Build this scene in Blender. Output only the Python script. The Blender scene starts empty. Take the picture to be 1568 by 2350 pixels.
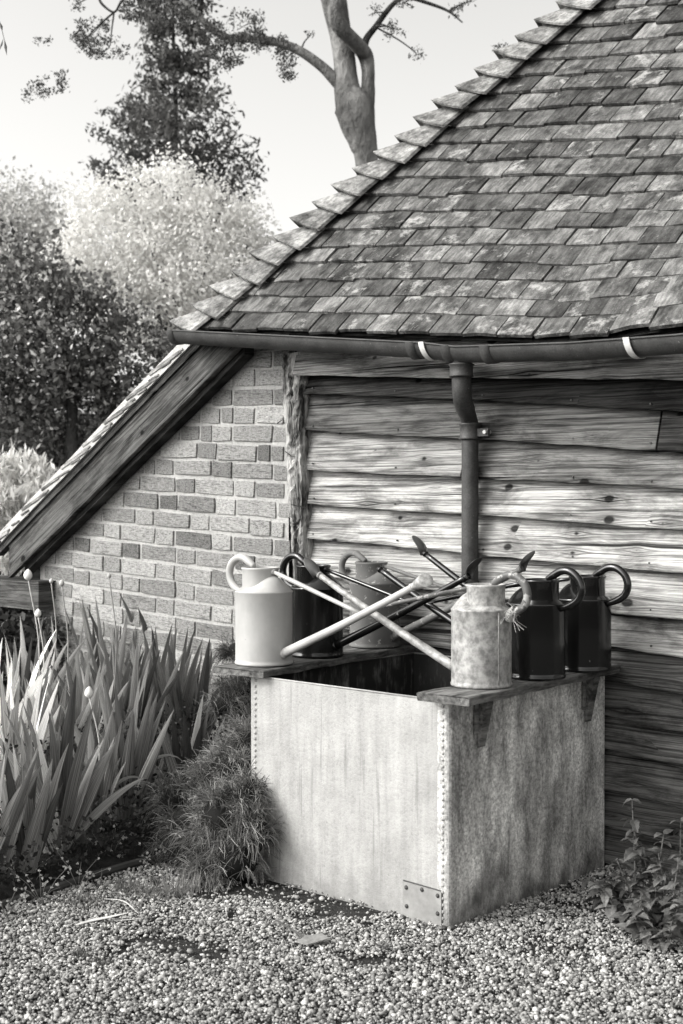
import bpy, math, random
import numpy as np
from mathutils import Vector, Matrix
random.seed(7); rng = np.random.default_rng(7)
sc = bpy.context.scene; C = sc.collection
PI = math.pi

# ------------------------------------------------------------ camera
F, H, HZ = 3029.5, 1.35, 1140.0          # focal length in units of a 1568 x 2350 picture, eye height, horizon row
pitch = math.atan((1175-HZ)/F); cp, sp = math.cos(pitch), math.sin(pitch)
cam = bpy.data.objects.new('camera', bpy.data.cameras.new('camera')); C.objects.link(cam); sc.camera = cam
cam.location = (0, 0, H); cam.rotation_euler = (PI/2-pitch, 0, 0)
cd = cam.data; cd.sensor_fit = 'VERTICAL'; cd.sensor_height = 36; cd.lens = F/2350*36
cd.clip_start = .05; cd.clip_end = 1500
cd.dof.use_dof = True; cd.dof.focus_distance = 4.9; cd.dof.aperture_fstop = 4.2

# ------------------------------------------------------------ light
SUN = Vector((-.86, -.22, .66)).normalized()      # towards the sun
w = bpy.data.worlds.new('World'); sc.world = w; w.use_nodes = True
nt = w.node_tree; nt.nodes.clear()
sky = nt.nodes.new('ShaderNodeTexSky'); sky.sky_type = 'NISHITA'; sky.sun_disc = False
sky.sun_elevation = math.asin(SUN.z); sky.sun_rotation = math.atan2(SUN.x, SUN.y)
sky.air_density = 1.0; sky.dust_density = 4.0; sky.ozone_density = 1.0
bw = nt.nodes.new('ShaderNodeRGBToBW'); ti = nt.nodes.new('ShaderNodeVectorMath'); ti.operation = 'SCALE'
ti.inputs[0].default_value = (1, .99, .965)        # a monochrome photograph, slightly warm
bg = nt.nodes.new('ShaderNodeBackground'); bg.inputs[1].default_value = .15
wo = nt.nodes.new('ShaderNodeOutputWorld'); L = nt.links.new
L(sky.outputs[0], bw.inputs[0]); L(bw.outputs[0], ti.inputs['Scale']); L(ti.outputs[0], bg.inputs[0]); L(bg.outputs[0], wo.inputs[0])
sl = bpy.data.lights.new('sun', 'SUN'); sl.energy = .5; sl.angle = math.radians(12); sl.color = (1, .985, .95)
so = bpy.data.objects.new('sun', sl); C.objects.link(so); so.rotation_euler = SUN.to_track_quat('Z', 'Y').to_euler()
vs = sc.view_settings; vs.view_transform = 'Standard'; vs.look = 'None'; vs.gamma = 1; vs.use_curve_mapping = False; vs.exposure = 1.45
sc.cycles.max_bounces = 5; sc.cycles.diffuse_bounces = 3; sc.cycles.transparent_max_bounces = 4

# ------------------------------------------------------------ pixel -> place helpers
def ray(x, y):
    a = (x-784)/F; b = (1175-y)/F
    return np.array([a, cp+b*sp, -sp+b*cp])
def atz(x, y, z): d = ray(x, y); return np.array([0, 0, H]) + d*((z-H)/d[2])
def aty(x, y, Y): d = ray(x, y); return np.array([0, 0, H]) + d*(Y/d[1])
TH = math.radians(42)
U = np.array([math.cos(TH), -math.sin(TH), 0]); V = np.array([math.sin(TH), math.cos(TH), 0])
FC = atz(1032, 2130, 0)                       # front bottom corner of the cistern
D = FC@V + .99                                # the wall plane
def wl(x, y, dy=0.0):                         # picture point -> shed frame (along wall, depth, height)
    d = ray(x, y); t = (D+dy)/(d@V); P = np.array([0, 0, H])+d*t
    return float(P@U), dy, float(P[2])
def proj(P):
    q = np.asarray(P)-[0, 0, H]; a = q[0]; c = q[1]*cp-q[2]*sp; b = q[1]*sp+q[2]*cp
    return 784+F*a/c, 1175-F*b/c
def shedw(u, v, z): return U*u+V*(D+v)+np.array([0, 0, z])

# ------------------------------------------------------------ object helpers
def mesh(name, v, f, m=None, smooth=False):
    me = bpy.data.meshes.new(name)
    me.from_pydata([tuple(map(float, p)) for p in v], [], [tuple(map(int, q)) for q in f])
    if m: me.materials.append(m)
    if smooth: me.shade_smooth()
    me.update(); return me
def obj(name, me, parent=None, loc=None, rot=None, scl=None, tone=None):
    o = bpy.data.objects.new(name, me); C.objects.link(o)
    if parent: o.parent = parent
    if loc is not None: o.location = [float(a) for a in loc]
    if rot is not None: o.rotation_euler = rot
    if scl is not None: o.scale = scl
    if tone is not None: o.color = (tone, tone, tone, 1)
    return o
def tag(o, label=None, cat=None, group=None, kind=None):
    if label: o['label'] = label
    if cat: o['category'] = cat
    if group: o['group'] = group
    if kind: o['kind'] = kind
    return o
def thing(name, label, cat, loc=(0, 0, 0), rotz=0, group=None):
    o = obj(name, None, None, loc, (0, 0, rotz)); o.empty_display_size = .1
    return tag(o, label, cat, group)
class MB:
    def __init__(s): s.v = []; s.f = []
    def add(s, v, f):
        n = len(s.v); s.v += [tuple(map(float, p)) for p in v]; s.f += [tuple(i+n for i in q) for q in f]; return s
    def box(s, a, b):
        x0, y0, z0 = a; x1, y1, z1 = b
        return s.add([(x0,y0,z0),(x1,y0,z0),(x1,y1,z0),(x0,y1,z0),(x0,y0,z1),(x1,y0,z1),(x1,y1,z1),(x0,y1,z1)],
                     [(0,3,2,1),(4,5,6,7),(0,1,5,4),(1,2,6,5),(2,3,7,6),(3,0,4,7)])
    def hexa(s, p): return s.add(p, [(0,3,2,1),(4,5,6,7),(0,1,5,4),(1,2,6,5),(2,3,7,6),(3,0,4,7)])
    def tube(s, pts, r, n=10, caps=True):
        pts = [Vector(p) for p in pts]; R = r if isinstance(r, (list, tuple)) else [r]*len(pts)
        v = []; f = []; up = Vector((0, 0, 1)); prev = None
        for i, p in enumerate(pts):
            t = (pts[min(i+1, len(pts)-1)]-pts[max(i-1, 0)]).normalized()
            if prev is None: a = t.cross(up) if abs(t.z) < .95 else t.cross(Vector((1, 0, 0)))
            else: a = prev - t*prev.dot(t)
            a.normalize(); prev = a; b = t.cross(a)
            for k in range(n):
                q = 2*PI*k/n; v.append(p+(a*math.cos(q)+b*math.sin(q))*R[i])
        for i in range(len(pts)-1):
            for k in range(n): f.append((i*n+k, i*n+(k+1)%n, (i+1)*n+(k+1)%n, (i+1)*n+k))
        if caps: f.append(tuple(range(n-1, -1, -1))); f.append(tuple((len(pts)-1)*n+k for k in range(n)))
        return s.add(v, f)
    def lathe(s, prof, n=40, cx=0, cy=0, close=False):
        v = []; f = []; m = len(prof)
        for r, z in prof:
            for k in range(n): q = 2*PI*k/n; v.append((cx+r*math.cos(q), cy+r*math.sin(q), z))
        for i in range(m-1):
            for k in range(n): f.append((i*n+k, i*n+(k+1)%n, (i+1)*n+(k+1)%n, (i+1)*n+k))
        return s.add(v, f)
    def grid(s, P):                             # P[i][j] points
        a = len(P); b = len(P[0]); n = len(s.v)
        s.v += [tuple(map(float, p)) for row in P for p in row]
        for i in range(a-1):
            for j in range(b-1): s.f.append((n+i*b+j, n+i*b+j+1, n+(i+1)*b+j+1, n+(i+1)*b+j))
        return s
    def mesh(s, name, m=None, smooth=False): return mesh(name, s.v, s.f, m, smooth)
def smooth_path(pts, k=6):                      # Catmull-Rom
    P = [Vector(p) for p in pts]; P = [P[0]*2-P[1]]+P+[P[-1]*2-P[-2]]; out = []
    for i in range(1, len(P)-2):
        for j in range(k):
            t = j/k; a, b, c, d = P[i-1:i+3]
            out.append(.5*((2*b)+(c-a)*t+(2*a-5*b+4*c-d)*t*t+(3*b-a-3*c+d)*t**3))
    out.append(P[-2]); return out
def bigmesh(name, V_, Fv, m, smooth=False, attr=None):     # numpy: all faces with the same number of corners
    V_ = np.asarray(V_, dtype=np.float32).reshape(-1, 3); Fv = np.asarray(Fv, dtype=np.int32); k = Fv.shape[1]
    me = bpy.data.meshes.new(name); me.vertices.add(len(V_)); me.vertices.foreach_set('co', V_.ravel())
    me.loops.add(Fv.size); me.loops.foreach_set('vertex_index', Fv.ravel())
    me.polygons.add(len(Fv)); me.polygons.foreach_set('loop_start', np.arange(0, Fv.size, k, dtype=np.int32))
    if smooth: me.polygons.foreach_set('use_smooth', np.ones(len(Fv), dtype=bool))
    me.materials.append(m)
    if attr is not None:
        a = me.attributes.new('tone', 'FLOAT', 'POINT'); a.data.foreach_set('value', np.asarray(attr, dtype=np.float32))
    me.update(calc_edges=True); me.validate(); return me

# ------------------------------------------------------------ materials (values are greys: the place is shown in monochrome)
TINT = (1, .992, .97)
class W:
    def __init__(s, name, rough=.85, metal=0.0, spec=.3):
        if rough >= .8: spec *= .25
        s.m = bpy.data.materials.new(name); s.m.use_nodes = True; s.t = s.m.node_tree; s.b = s.t.nodes['Principled BSDF']
        s.b.inputs['Roughness'].default_value = rough; s.b.inputs['Metallic'].default_value = metal
        s.b.inputs['Specular IOR Level'].default_value = spec; s._obj = None
    def n(s, ty, **k):
        x = s.t.nodes.new(ty)
        for a, b in k.items(): setattr(x, a, b)
        return x
    def set(s, sock, v):
        if isinstance(v, bpy.types.NodeSocket): s.t.links.new(v, sock)
        else: sock.default_value = v
    def co(s, scale=(1, 1, 1), rand=True, loc=(0, 0, 0)):
        tc = s.n('ShaderNodeTexCoord'); mp = s.n('ShaderNodeMapping'); mp.inputs['Scale'].default_value = scale
        src = tc.outputs['Object']
        if rand:
            oi = s.n('ShaderNodeObjectInfo'); ml = s.n('ShaderNodeMath', operation='MULTIPLY'); s.t.links.new(oi.outputs['Random'], ml.inputs[0]); ml.inputs[1].default_value = 37.0
            ad = s.n('ShaderNodeVectorMath', operation='ADD'); s.t.links.new(src, ad.inputs[0]); s.t.links.new(ml.outputs[0], ad.inputs[1]); src = ad.outputs[0]
        s.t.links.new(src, mp.inputs['Vector']); mp.inputs['Location'].default_value = loc
        return mp.outputs[0]
    def noise(s, vec, scale=5, detail=4, rough=.6, dist=0.0):
        x = s.n('ShaderNodeTexNoise'); s.t.links.new(vec, x.inputs['Vector'])
        for k, v in (('Scale', scale), ('Detail', detail), ('Roughness', rough), ('Distortion', dist)): x.inputs[k].default_value = v
        return x.outputs[0]
    def vor(s, vec, scale=5, out='Distance', feature='F1'):
        x = s.n('ShaderNodeTexVoronoi', feature=feature); s.t.links.new(vec, x.inputs['Vector']); x.inputs['Scale'].default_value = scale
        return x.outputs[out]
    def op(s, o, a, b=0.0, c=0.0, clamp=False):
        x = s.n('ShaderNodeMath', operation=o, use_clamp=clamp); s.set(x.inputs[0], a); s.set(x.inputs[1], b)
        if len(x.inputs) > 2: s.set(x.inputs[2], c)
        return x.outputs[0]
    def mr(s, v, a, b, c=0.0, d=1.0):
        x = s.n('ShaderNodeMapRange'); s.set(x.inputs[0], v)
        for i, q in enumerate((a, b, c, d)): s.set(x.inputs[i+1], q)
        return x.outputs[0]
    def mix(s, f, a, b):
        x = s.n('ShaderNodeMix', data_type='FLOAT'); s.set(x.inputs[0], f); s.set(x.inputs[2], a); s.set(x.inputs[3], b); return x.outputs[0]
    def sep(s, v): x = s.n('ShaderNodeSeparateXYZ'); s.t.links.new(v, x.inputs[0]); return x.outputs
    def comb(s, x, y, z):
        c = s.n('ShaderNodeCombineXYZ'); s.set(c.inputs[0], x); s.set(c.inputs[1], y); s.set(c.inputs[2], z); return c.outputs[0]
    def tone(s):
        oi = s.n('ShaderNodeObjectInfo'); return s.sep(oi.outputs['Color'])[0]
    def attr(s, a='tone'): x = s.n('ShaderNodeAttribute', attribute_name=a); return x.outputs['Fac']
    def color(s, v):
        x = s.n('ShaderNodeVectorMath', operation='SCALE'); x.inputs[0].default_value = TINT; s.set(x.inputs['Scale'], v)
        s.t.links.new(x.outputs[0], s.b.inputs['Base Color']); s.col = x.outputs[0]; return s
    def bump(s, v, strength=.5, dist=.005):
        x = s.n('ShaderNodeBump'); x.inputs['Strength'].default_value = strength; x.inputs['Distance'].default_value = dist
        s.t.links.new(v, x.inputs['Height']); s.t.links.new(x.outputs[0], s.b.inputs['Normal']); return s
    def rough(s, v): s.set(s.b.inputs['Roughness'], v); return s
    def leafy(s, tr=.35):
        t = s.n('ShaderNodeBsdfTranslucent'); s.t.links.new(s.col, t.inputs[0]); mx = s.n('ShaderNodeMixShader'); mx.inputs[0].default_value = tr
        out = s.t.nodes['Material Output']; s.t.links.new(s.b.outputs[0], mx.inputs[1]); s.t.links.new(t.outputs[0], mx.inputs[2]); s.t.links.new(mx.outputs[0], out.inputs[0]); return s

def m_plain(name, v, rough=.8, metal=0.0, spec=.3, var=.25, scale=12, bump=0.0):
    x = W(name, rough, metal, spec); n = x.noise(x.co(), scale, 5, .65)
    x.color(x.op('MULTIPLY', x.mr(n, .3, .7, v*(1-var), v*(1+var)), 1.0))
    if bump: x.bump(n, bump, .01)
    return x.m
def m_brick():
    x = W('brick', .95, 0, .15); c = x.co(); n1 = x.noise(c, 14, 5, .65); n2 = x.noise(c, 90, 4, .7); n3 = x.noise(x.co((1, 1, .15)), 26, 2, .5)
    v = x.op('MULTIPLY', x.tone(), x.mr(n1, .3, .72, .68, 1.38)); v = x.op('MULTIPLY', v, x.mr(n3, .35, .6, .86, 1.1))
    v = x.op('MULTIPLY', v, x.mr(n2, .30, .44, .3, 1.0)); v = x.op('ADD', v, x.mr(x.noise(c, 26, 6, .75), .50, .66, 0, .16)); v = x.op('MULTIPLY', v, x.mr(x.noise(x.co((1, 1, 2)), 7, 4, .6), .34, .50, .42, 1.0))
    x.color(v); x.bump(x.op('ADD', n1, n2), .8, .006); return x.m
def m_mortar():
    x = W('mortar', .95, 0, .1); c = x.co(rand=False); n = x.noise(c, 55, 6, .75); n1 = x.noise(c, 5, 3)
    v = x.op('MULTIPLY', x.mr(n, .25, .5, .20, .48), x.mr(n1, .3, .7, .84, 1.08)); x.color(v); x.bump(n, 1.0, .012); return x.m
def m_tile():
    x = W('clay_tile', .88, 0, .3); c = x.co(); cs = x.co((1, .22, 1)); n1 = x.noise(c, 11, 5, .6); st = x.noise(cs, 60, 4, .6); fine = x.noise(c, 170, 3, .7)
    v = x.op('MULTIPLY', x.tone(), x.mr(n1, .30, .68, .40, 1.65)); v = x.op('MULTIPLY', v, x.mr(st, .34, .66, .60, 1.42)); v = x.op('MULTIPLY', v, x.mr(fine, .3, .7, .75, 1.25))
    oi = x.n('ShaderNodeObjectInfo'); rr = oi.outputs['Random']
    lic = x.noise(c, 13, 7, .72, .15); th = x.mr(rr, 0, 1, .50, .64); l = x.op('MULTIPLY', x.op('SUBTRACT', lic, th), 8, clamp=True)
    v = x.mix(x.op('MULTIPLY', l, .8), v, .42)
    sp_ = x.vor(c, 48); v = x.mix(x.mr(sp_, .05, .11, .35, 0), v, .42)
    dk = x.noise(c, 8, 3, .5); v = x.op('MULTIPLY', v, x.mr(dk, .3, .42, .45, 1.0))
    x.color(v); x.bump(x.op('ADD', x.op('MULTIPLY', l, .6), x.op('ADD', fine, st)), .9, .004); return x.m
def m_board(name='weathered_board', sx=1.0):
    x = W(name, .85, 0, .25); oc = x.co(); px_, py_, pz_ = x.sep(oc)
    # knots: round spots that pull the grain lines round them
    KX, KZ = 2.3, 6.5
    kc = x.comb(x.op('MULTIPLY', px_, KX), 0.0, x.op('MULTIPLY', pz_, KZ))
    kp = x.sep(x.vor(kc, 1.0, 'Position'))
    ddx = x.op('SUBTRACT', px_, x.op('DIVIDE', kp[0], KX)); ddz = x.op('SUBTRACT', pz_, x.op('DIVIDE', kp[2], KZ))
    nn_ = x.noise(x.co(), 22, 3, .6)
    kr = x.op('SQRT', x.op('ADD', x.op('MULTIPLY', ddx, x.op('MULTIPLY', ddx, .45)), x.op('MULTIPLY', ddz, ddz)))
    kr = x.op('ADD', kr, x.op('MULTIPLY', x.op('SUBTRACT', nn_, .5), .012))
    kn = x.mr(kr, 0.0, .075, 1.0, 0.0); kn2 = x.op('MULTIPLY', kn, kn)
    wav = x.noise(x.co((.9, 1, 2.5)), 1.5, 2, .4)
    sgn = x.op('SIGN', ddz)
    zz = x.op('ADD', pz_, x.op('ADD', x.op('MULTIPLY', x.op('MULTIPLY', kn2, sgn), -.011), x.op('MULTIPLY', wav, .016)))
    gv = x.comb(x.op('MULTIPLY', px_, .8), py_, x.op('MULTIPLY', zz, 62.0))
    g = x.noise(gv, 2.0, 4, .72); gf = x.noise(x.comb(x.op('MULTIPLY', px_, 2.5), py_, x.op('MULTIPLY', zz, 230.0)), 2.0, 3, .7)
    n1 = x.noise(x.co((1.2, 1, 5)), 3.0, 5, .7, .5)
    v = x.op('MULTIPLY', x.tone(), x.mr(g, .38, .55, .30, 1.12)); v = x.op('MULTIPLY', v, x.mr(gf, .40, .56, .6, 1.1)); v = x.op('MULTIPLY', v, x.mr(n1, .38, .56, .5, 1.15))
    ksz = x.mr(x.sep(x.vor(kc, 1.0, 'Color'))[0], .25, 1.0, -.004, .013); v = x.op('MULTIPLY', v, x.mr(x.op('SUBTRACT', kr, ksz), 0, .006, .16, 1.0)); v = x.op('MULTIPLY', v, x.mr(kn2, 0, .7, 1.0, .72))
    crack = x.noise(x.comb(x.op('MULTIPLY', px_, .7), py_, x.op('MULTIPLY', zz, 42.0)), 1.3, 2, .4); v = x.op('MULTIPLY', v, x.mr(crack, .30, .33, .12, 1.0))
    x.color(v); x.bump(x.op('ADD', x.op('ADD', g, gf), x.mr(crack, .27, .31, -1.0, 0)), .9, .006); return x.m
def m_post():
    x = W('rotten_post', .95, 0, .1); c = x.co((1, 1, .07)); g = x.noise(c, 75, 5, .75); g2 = x.noise(x.co((1, 1, .16)), 22, 4, .7, .4)
    v = x.op('MULTIPLY', x.mr(g, .32, .6, .12, .62), x.mr(g2, .40, .56, .10, 1.0)); x.color(v); x.bump(x.op('ADD', g, x.op('MULTIPLY', g2, 3)), 1.0, .02); return x.m
def m_tank_pale():
    x = W('galvanised_pale', .62, .0, .35); c = x.co(rand=False); st = x.noise(x.co((1, 1, .13), rand=False), 26, 5, .65); n = x.noise(c, 90, 4, .7); b = x.noise(c, 3.2, 4, .6)
    z = x.sep(x.co(rand=False))[2]
    v = x.op('MULTIPLY', .39, x.mr(st, .3, .7, .80, 1.10)); v = x.op('MULTIPLY', v, x.mr(n, .28, .5, .80, 1.0)); v = x.op('MULTIPLY', v, x.mr(b, .3, .7, .84, 1.08))
    lowd = x.op('SUBTRACT', x.noise(c, 9, 5, .7), x.mr(z, 0.0, .26, .30, .72)); v = x.mix(x.op('MULTIPLY', lowd, 2.6, clamp=True), v, .22)
    ed = x.noise(c, 30, 5, .75); v = x.mix(x.mr(ed, .64, .70, 0, .4), v, .24)
    sc_ = x.noise(x.co((1, 1, .3), rand=False, loc=(3, 2, 1)), 60, 2, .5, 1.2); drip = x.noise(x.co((1, 1, .05), rand=False, loc=(7, 1, 0)), 34, 3, .6); v = x.op('MULTIPLY', v, x.mr(drip, .60, .74, 1.0, .62))
    v = x.mix(x.mr(sc_, .72, .76, 0, .6), v, .2)
    x.color(v); x.bump(x.op('ADD', x.op('MULTIPLY', x.noise(c, 5, 2, .4), 3.2), x.op('MULTIPLY', n, .3)), .5, .016); return x.m
def m_tank_stained():
    x = W('galvanised_stained', .6, .0, .35); c = x.co(rand=False); st = x.noise(x.co((1, 1, .30), rand=False), 13, 7, .72, .3); n = x.noise(c, 95, 4, .8); b = x.noise(x.co((1, 1, .55), rand=False), 5, 6, .7)
    z = x.sep(x.co(rand=False))[2]
    v = x.mix(x.mr(b, .38, .62), .34, .62); v = x.op('MULTIPLY', v, x.mr(st, .36, .58, .38, 1.2)); v = x.op('MULTIPLY', v, x.mr(n, .34, .62, .45, 1.45))
    lowd = x.op('SUBTRACT', x.noise(c, 6, 5, .7), x.mr(z, -.02, .3, .26, .74)); v = x.mix(x.op('MULTIPLY', lowd, 3, clamp=True), v, .06)
    rub = x.noise(x.co((3, 3, 1), rand=False), 8, 3, .5, 1.5); v = x.op('ADD', v, x.mr(rub, .62, .74, 0, .12))
    x.color(v); x.bump(n, .3, .004); return x.m
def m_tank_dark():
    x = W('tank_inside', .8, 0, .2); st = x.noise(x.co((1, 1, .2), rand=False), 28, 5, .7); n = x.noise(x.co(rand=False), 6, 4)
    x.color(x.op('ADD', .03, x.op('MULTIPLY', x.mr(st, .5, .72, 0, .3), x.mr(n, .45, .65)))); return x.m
def m_paint(name, v, rough, chip, chipv, spec=.5):
    x = W(name, rough, 0, spec); c = x.co(); n = x.noise(c, 9, 4, .6); p = x.noise(c, 38, 5, .7); fine = x.noise(c, 160, 3, .7); st = x.noise(x.co((1, 1, .2)), 24, 4, .6)
    o = x.op('MULTIPLY', v, x.mr(n, .3, .7, .88, 1.1)); o = x.op('MULTIPLY', o, x.mr(st, .3, .7, .93, 1.05)); f = x.mr(p, chip, chip+.03, 0, .9); o = x.mix(f, o, chipv)
    x.color(o); x.rough(x.mr(n, .3, .7, rough*.75, rough*1.3)); x.bump(x.op('ADD', f, x.op('MULTIPLY', fine, .25)), .25, .002); return x.m
def m_spangle(name='galvanised_can', base=.30):
    x = W(name, .55, .15, .4); c = x.co(); n = x.noise(c, 42, 4, .62); b = x.noise(c, 8, 4, .6); z = x.sep(c)[2]
    v = x.op('MULTIPLY', base, x.mr(n, .36, .64, .62, 1.5)); v = x.op('MULTIPLY', v, x.mr(b, .3, .7, .68, 1.25)); x.color(v); x.bump(n, .2, .003); return x.m
def m_iron():
    x = W('cast_iron', .6, .0, .4); c = x.co(rand=False); n = x.noise(c, 12, 5, .65); f = x.noise(c, 140, 3, .7)
    v = x.op('MULTIPLY', x.mr(n, .3, .7, .022, .06), x.mr(f, .3, .7, .7, 1.35)); v = x.mix(x.mr(x.noise(c, 60, 4, .7), .66, .72, 0, .5), v, .35); x.color(v); x.bump(f, .35, .003); return x.m
def m_blade():
    x = W('sword_leaf', .5, 0, .25); tc = x.n('ShaderNodeUVMap'); uv = x.sep(tc.outputs[0])
    st = x.noise(x.comb(x.op('MULTIPLY', uv[0], 9.0), x.op('MULTIPLY', uv[1], .8), x.op('MULTIPLY', x.n('ShaderNodeObjectInfo').outputs['Random'], 50)), 1.6, 3, .6)
    rib = x.op('SINE', x.op('MULTIPLY', uv[0], 44.0)); v = x.op('MULTIPLY', x.tone(), x.mr(st, .34, .66, .42, 1.4)); v = x.op('MULTIPLY', v, x.mr(rib, -1, 1, .72, 1.15))
    x.color(v); x.bump(rib, .25, .002); x.leafy(.3); return x.m
def m_attrleaf(name, tr=.35, rough=.55, mul=1.0):
    x = W(name, rough, 0, .12); v = x.op('MULTIPLY', x.attr(), mul); x.color(v); x.leafy(tr); return x.m
def m_bark(name, a, b, sc_=6):
    x = W(name, .9, 0, .2); c = x.co((1, 1, .5), rand=False); n = x.noise(c, sc_, 5, .6); n2 = x.noise(c, sc_*5, 4, .7)
    x.color(x.op('MULTIPLY', x.mr(n, .38, .62, a, b), x.mr(n2, .3, .7, .6, 1.3))); x.bump(x.op('ADD', x.op('MULTIPLY', n, 2), n2), .9, .06); return x.m
def m_ground(name, a, b, sc_=30):
    x = W(name, .95, 0, .1); c = x.co(rand=False); n = x.noise(c, sc_, 6, .7); x.color(x.mr(n, .3, .7, a, b)); x.bump(n, .8, .02); return x.m
def m_pebble():
    x = W('pebble', .75, 0, .3); n = x.noise(x.co(rand=False), 260, 3, .6); x.color(x.op('MULTIPLY', x.attr(), x.mr(n, .3, .7, .75, 1.2))); return x.m

BRICK, MORTAR, TILE, BOARD, POST = m_brick(), m_mortar(), m_tile(), m_board(), m_post()
PALE, STAIN, INSIDE, IRON = m_tank_pale(), m_tank_stained(), m_tank_dark(), m_iron()
CREAM = m_paint('cream_paint', .42, .42, .70, .25, .4); BLACK = m_paint('black_enamel', .008, .15, .70, .22, .6)
GREYP = m_paint('dull_grey_paint', .13, .6, .60, .38, .3); SPANG = m_spangle(); SPANG2 = m_spangle('galvanised_neck', .36); BRASS = m_paint('worn_handle_paint', .10, .5, .54, .34, .4)
DARKBRASS = m_paint('dark_brass', .06, .35, .66, .3, .5)
BLADE = m_blade(); BEDDING = m_plain('verge_mortar', .5, .95, 0, .1, .15, 40, .8); DEADWOOD = m_plain('old_shelf_wood', .2, .9)
WHITE = m_plain('white_paint', .55, .6); STRAW = m_plain('dry_straw', .55, .7); TWINE = m_plain('twine', .38, .9, var=.5, scale=200)
SOIL = m_ground('soil', .01, .035); GRIT = m_ground('grit', .02, .09, 190); GRASSG = m_ground('far_ground', .05, .09, 3)

# ============================================================ THE SETTING
g = MB(); g.add([(-400,-100,-.012),(400,-100,-.012),(400,900,-.012),(-400,900,-.012)], [(0,1,2,3)])
tag(obj('ground', g.mesh('ground', GRASSG)), kind='structure')
g = MB(); g.grid([[(-4.5+9*i/40, .2+6.3*j/40, -.006) for i in range(41)] for j in range(41)])
tag(obj('gravel_path', g.mesh('gravel_path', GRIT)), kind='structure')

# ---- bed outline (front edge), raised soil
EDGE = [atz(-260, 2190, 0), atz(-60, 2110, 0), atz(117, 2052, 0), atz(240, 2012, 0), atz(351, 1982, 0), atz(450, 1975, 0), atz(585, 2012, 0)]
def edge_y(x):
    xs = [e[0] for e in EDGE]; ys = [e[1] for e in EDGE]
    return float(np.interp(x, xs, ys))
P = []
for i in range(60):
    x = -2.4+2.15*i/59; row = []; y0 = edge_y(x); y1 = y0+3.2
    for j in range(30):
        t = (j/29)**1.4; h = .075*min(1, t*14)+.02*math.sin(x*9+t*20)*min(1, t*8)
        row.append((x, y0+t*(y1-y0), -.005+h))
    P.append(row)
tag(obj('flower_bed_soil', MB().grid(P).mesh('flower_bed_soil', SOIL, True)), kind='structure')

# ============================================================ SHED
SH = (float(V[0]*D), float(V[1]*D), 0.0)
shed = thing('weatherboarded_shed', 'old weatherboarded shed with a hipped clay tile roof, cast iron gutter and downpipe', 'shed', SH, -TH)
# --- board wall
bw_ = obj('board_wall', MB().box((wl(640,900)[0], .03, -.05), (-.7, .12, 2.05)).mesh('board_wall', SOIL), shed)
ur = -.75
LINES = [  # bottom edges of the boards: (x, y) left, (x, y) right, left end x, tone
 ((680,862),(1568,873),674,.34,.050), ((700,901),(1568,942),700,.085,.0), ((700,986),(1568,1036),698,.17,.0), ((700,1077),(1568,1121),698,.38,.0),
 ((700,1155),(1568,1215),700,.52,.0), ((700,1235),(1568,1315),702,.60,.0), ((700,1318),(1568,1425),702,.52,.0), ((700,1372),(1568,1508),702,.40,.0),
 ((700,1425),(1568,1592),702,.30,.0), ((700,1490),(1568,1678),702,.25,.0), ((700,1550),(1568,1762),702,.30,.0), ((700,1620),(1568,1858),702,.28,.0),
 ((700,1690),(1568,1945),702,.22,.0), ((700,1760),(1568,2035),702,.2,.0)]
lines = []
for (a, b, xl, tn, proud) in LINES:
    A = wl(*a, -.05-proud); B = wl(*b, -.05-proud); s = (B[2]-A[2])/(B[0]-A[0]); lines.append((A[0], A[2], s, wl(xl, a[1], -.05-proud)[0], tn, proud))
def zline(k, u): a = lines[k]; return a[1]+a[2]*(u-a[0])
def board(k, u0, u1, tn, seed):
    r = random.Random(seed); proud = lines[k][5]; n = max(6, int((u1-u0)*16)); ph = r.random()*6; rows = []
    uc = (u0+u1)/2; zc = zline(k, uc)
    for i in range(n+1):
        u = u0+(u1-u0)*i/n; zb = zline(k, u)+.0022*math.sin(u*4+ph)+.0014*math.sin(u*17+ph*2)+r.uniform(-.0014, .0014)
        zt = (zline(k-1, u) if k else zb+.155)+.022
        wv = .004*math.sin(u*3.1+ph*1.7); th_ = .028
        y0 = -.060-proud+wv; yt = -.010-proud
        rows.append([(u-uc, y0+.002, zb-zc), (u-uc, y0, zb+.006-zc), (u-uc, yt, zt-zc), (u-uc, yt+th_, zt-zc), (u-uc, y0+th_+.003, zb-zc), (u-uc, y0+.002, zb-zc)])
    m = MB().grid(rows); nn = len(m.v); m.f.append((0,1,2,3,4)); m.f.append(tuple(nn-6+q for q in (4,3,2,1,0)))
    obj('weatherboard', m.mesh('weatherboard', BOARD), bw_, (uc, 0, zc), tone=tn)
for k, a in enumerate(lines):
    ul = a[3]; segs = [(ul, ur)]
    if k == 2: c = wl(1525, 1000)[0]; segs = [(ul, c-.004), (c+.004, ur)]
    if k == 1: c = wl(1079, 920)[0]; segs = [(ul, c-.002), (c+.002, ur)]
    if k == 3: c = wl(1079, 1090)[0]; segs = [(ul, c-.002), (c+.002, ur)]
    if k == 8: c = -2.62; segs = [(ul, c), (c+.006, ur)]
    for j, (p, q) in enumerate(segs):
        tn = a[4]*(.86 if k < 8 else .55)*(1.0 if j == 0 else {1: .6, 2: .36, 3: .62, 8: .8}[k])  # wear and stain, with eaves, downpipe and cistern shade put into the tone
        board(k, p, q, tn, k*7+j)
for k in range(1, 9):
    for x in (741, 930, 1128, 1330, 1512):
        u = wl(x, 1000)[0]; zz_ = zline(k, u)+.022+random.uniform(-.004, .006); u += random.uniform(-.01, .01)
        obj('nail', MB().tube([(0, -.004, 0), (0, .004, 0)], .0036, 7).mesh('nail', IRON), bw_, (u, -.0595-lines[k][5]+.0035, zz_))
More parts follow.
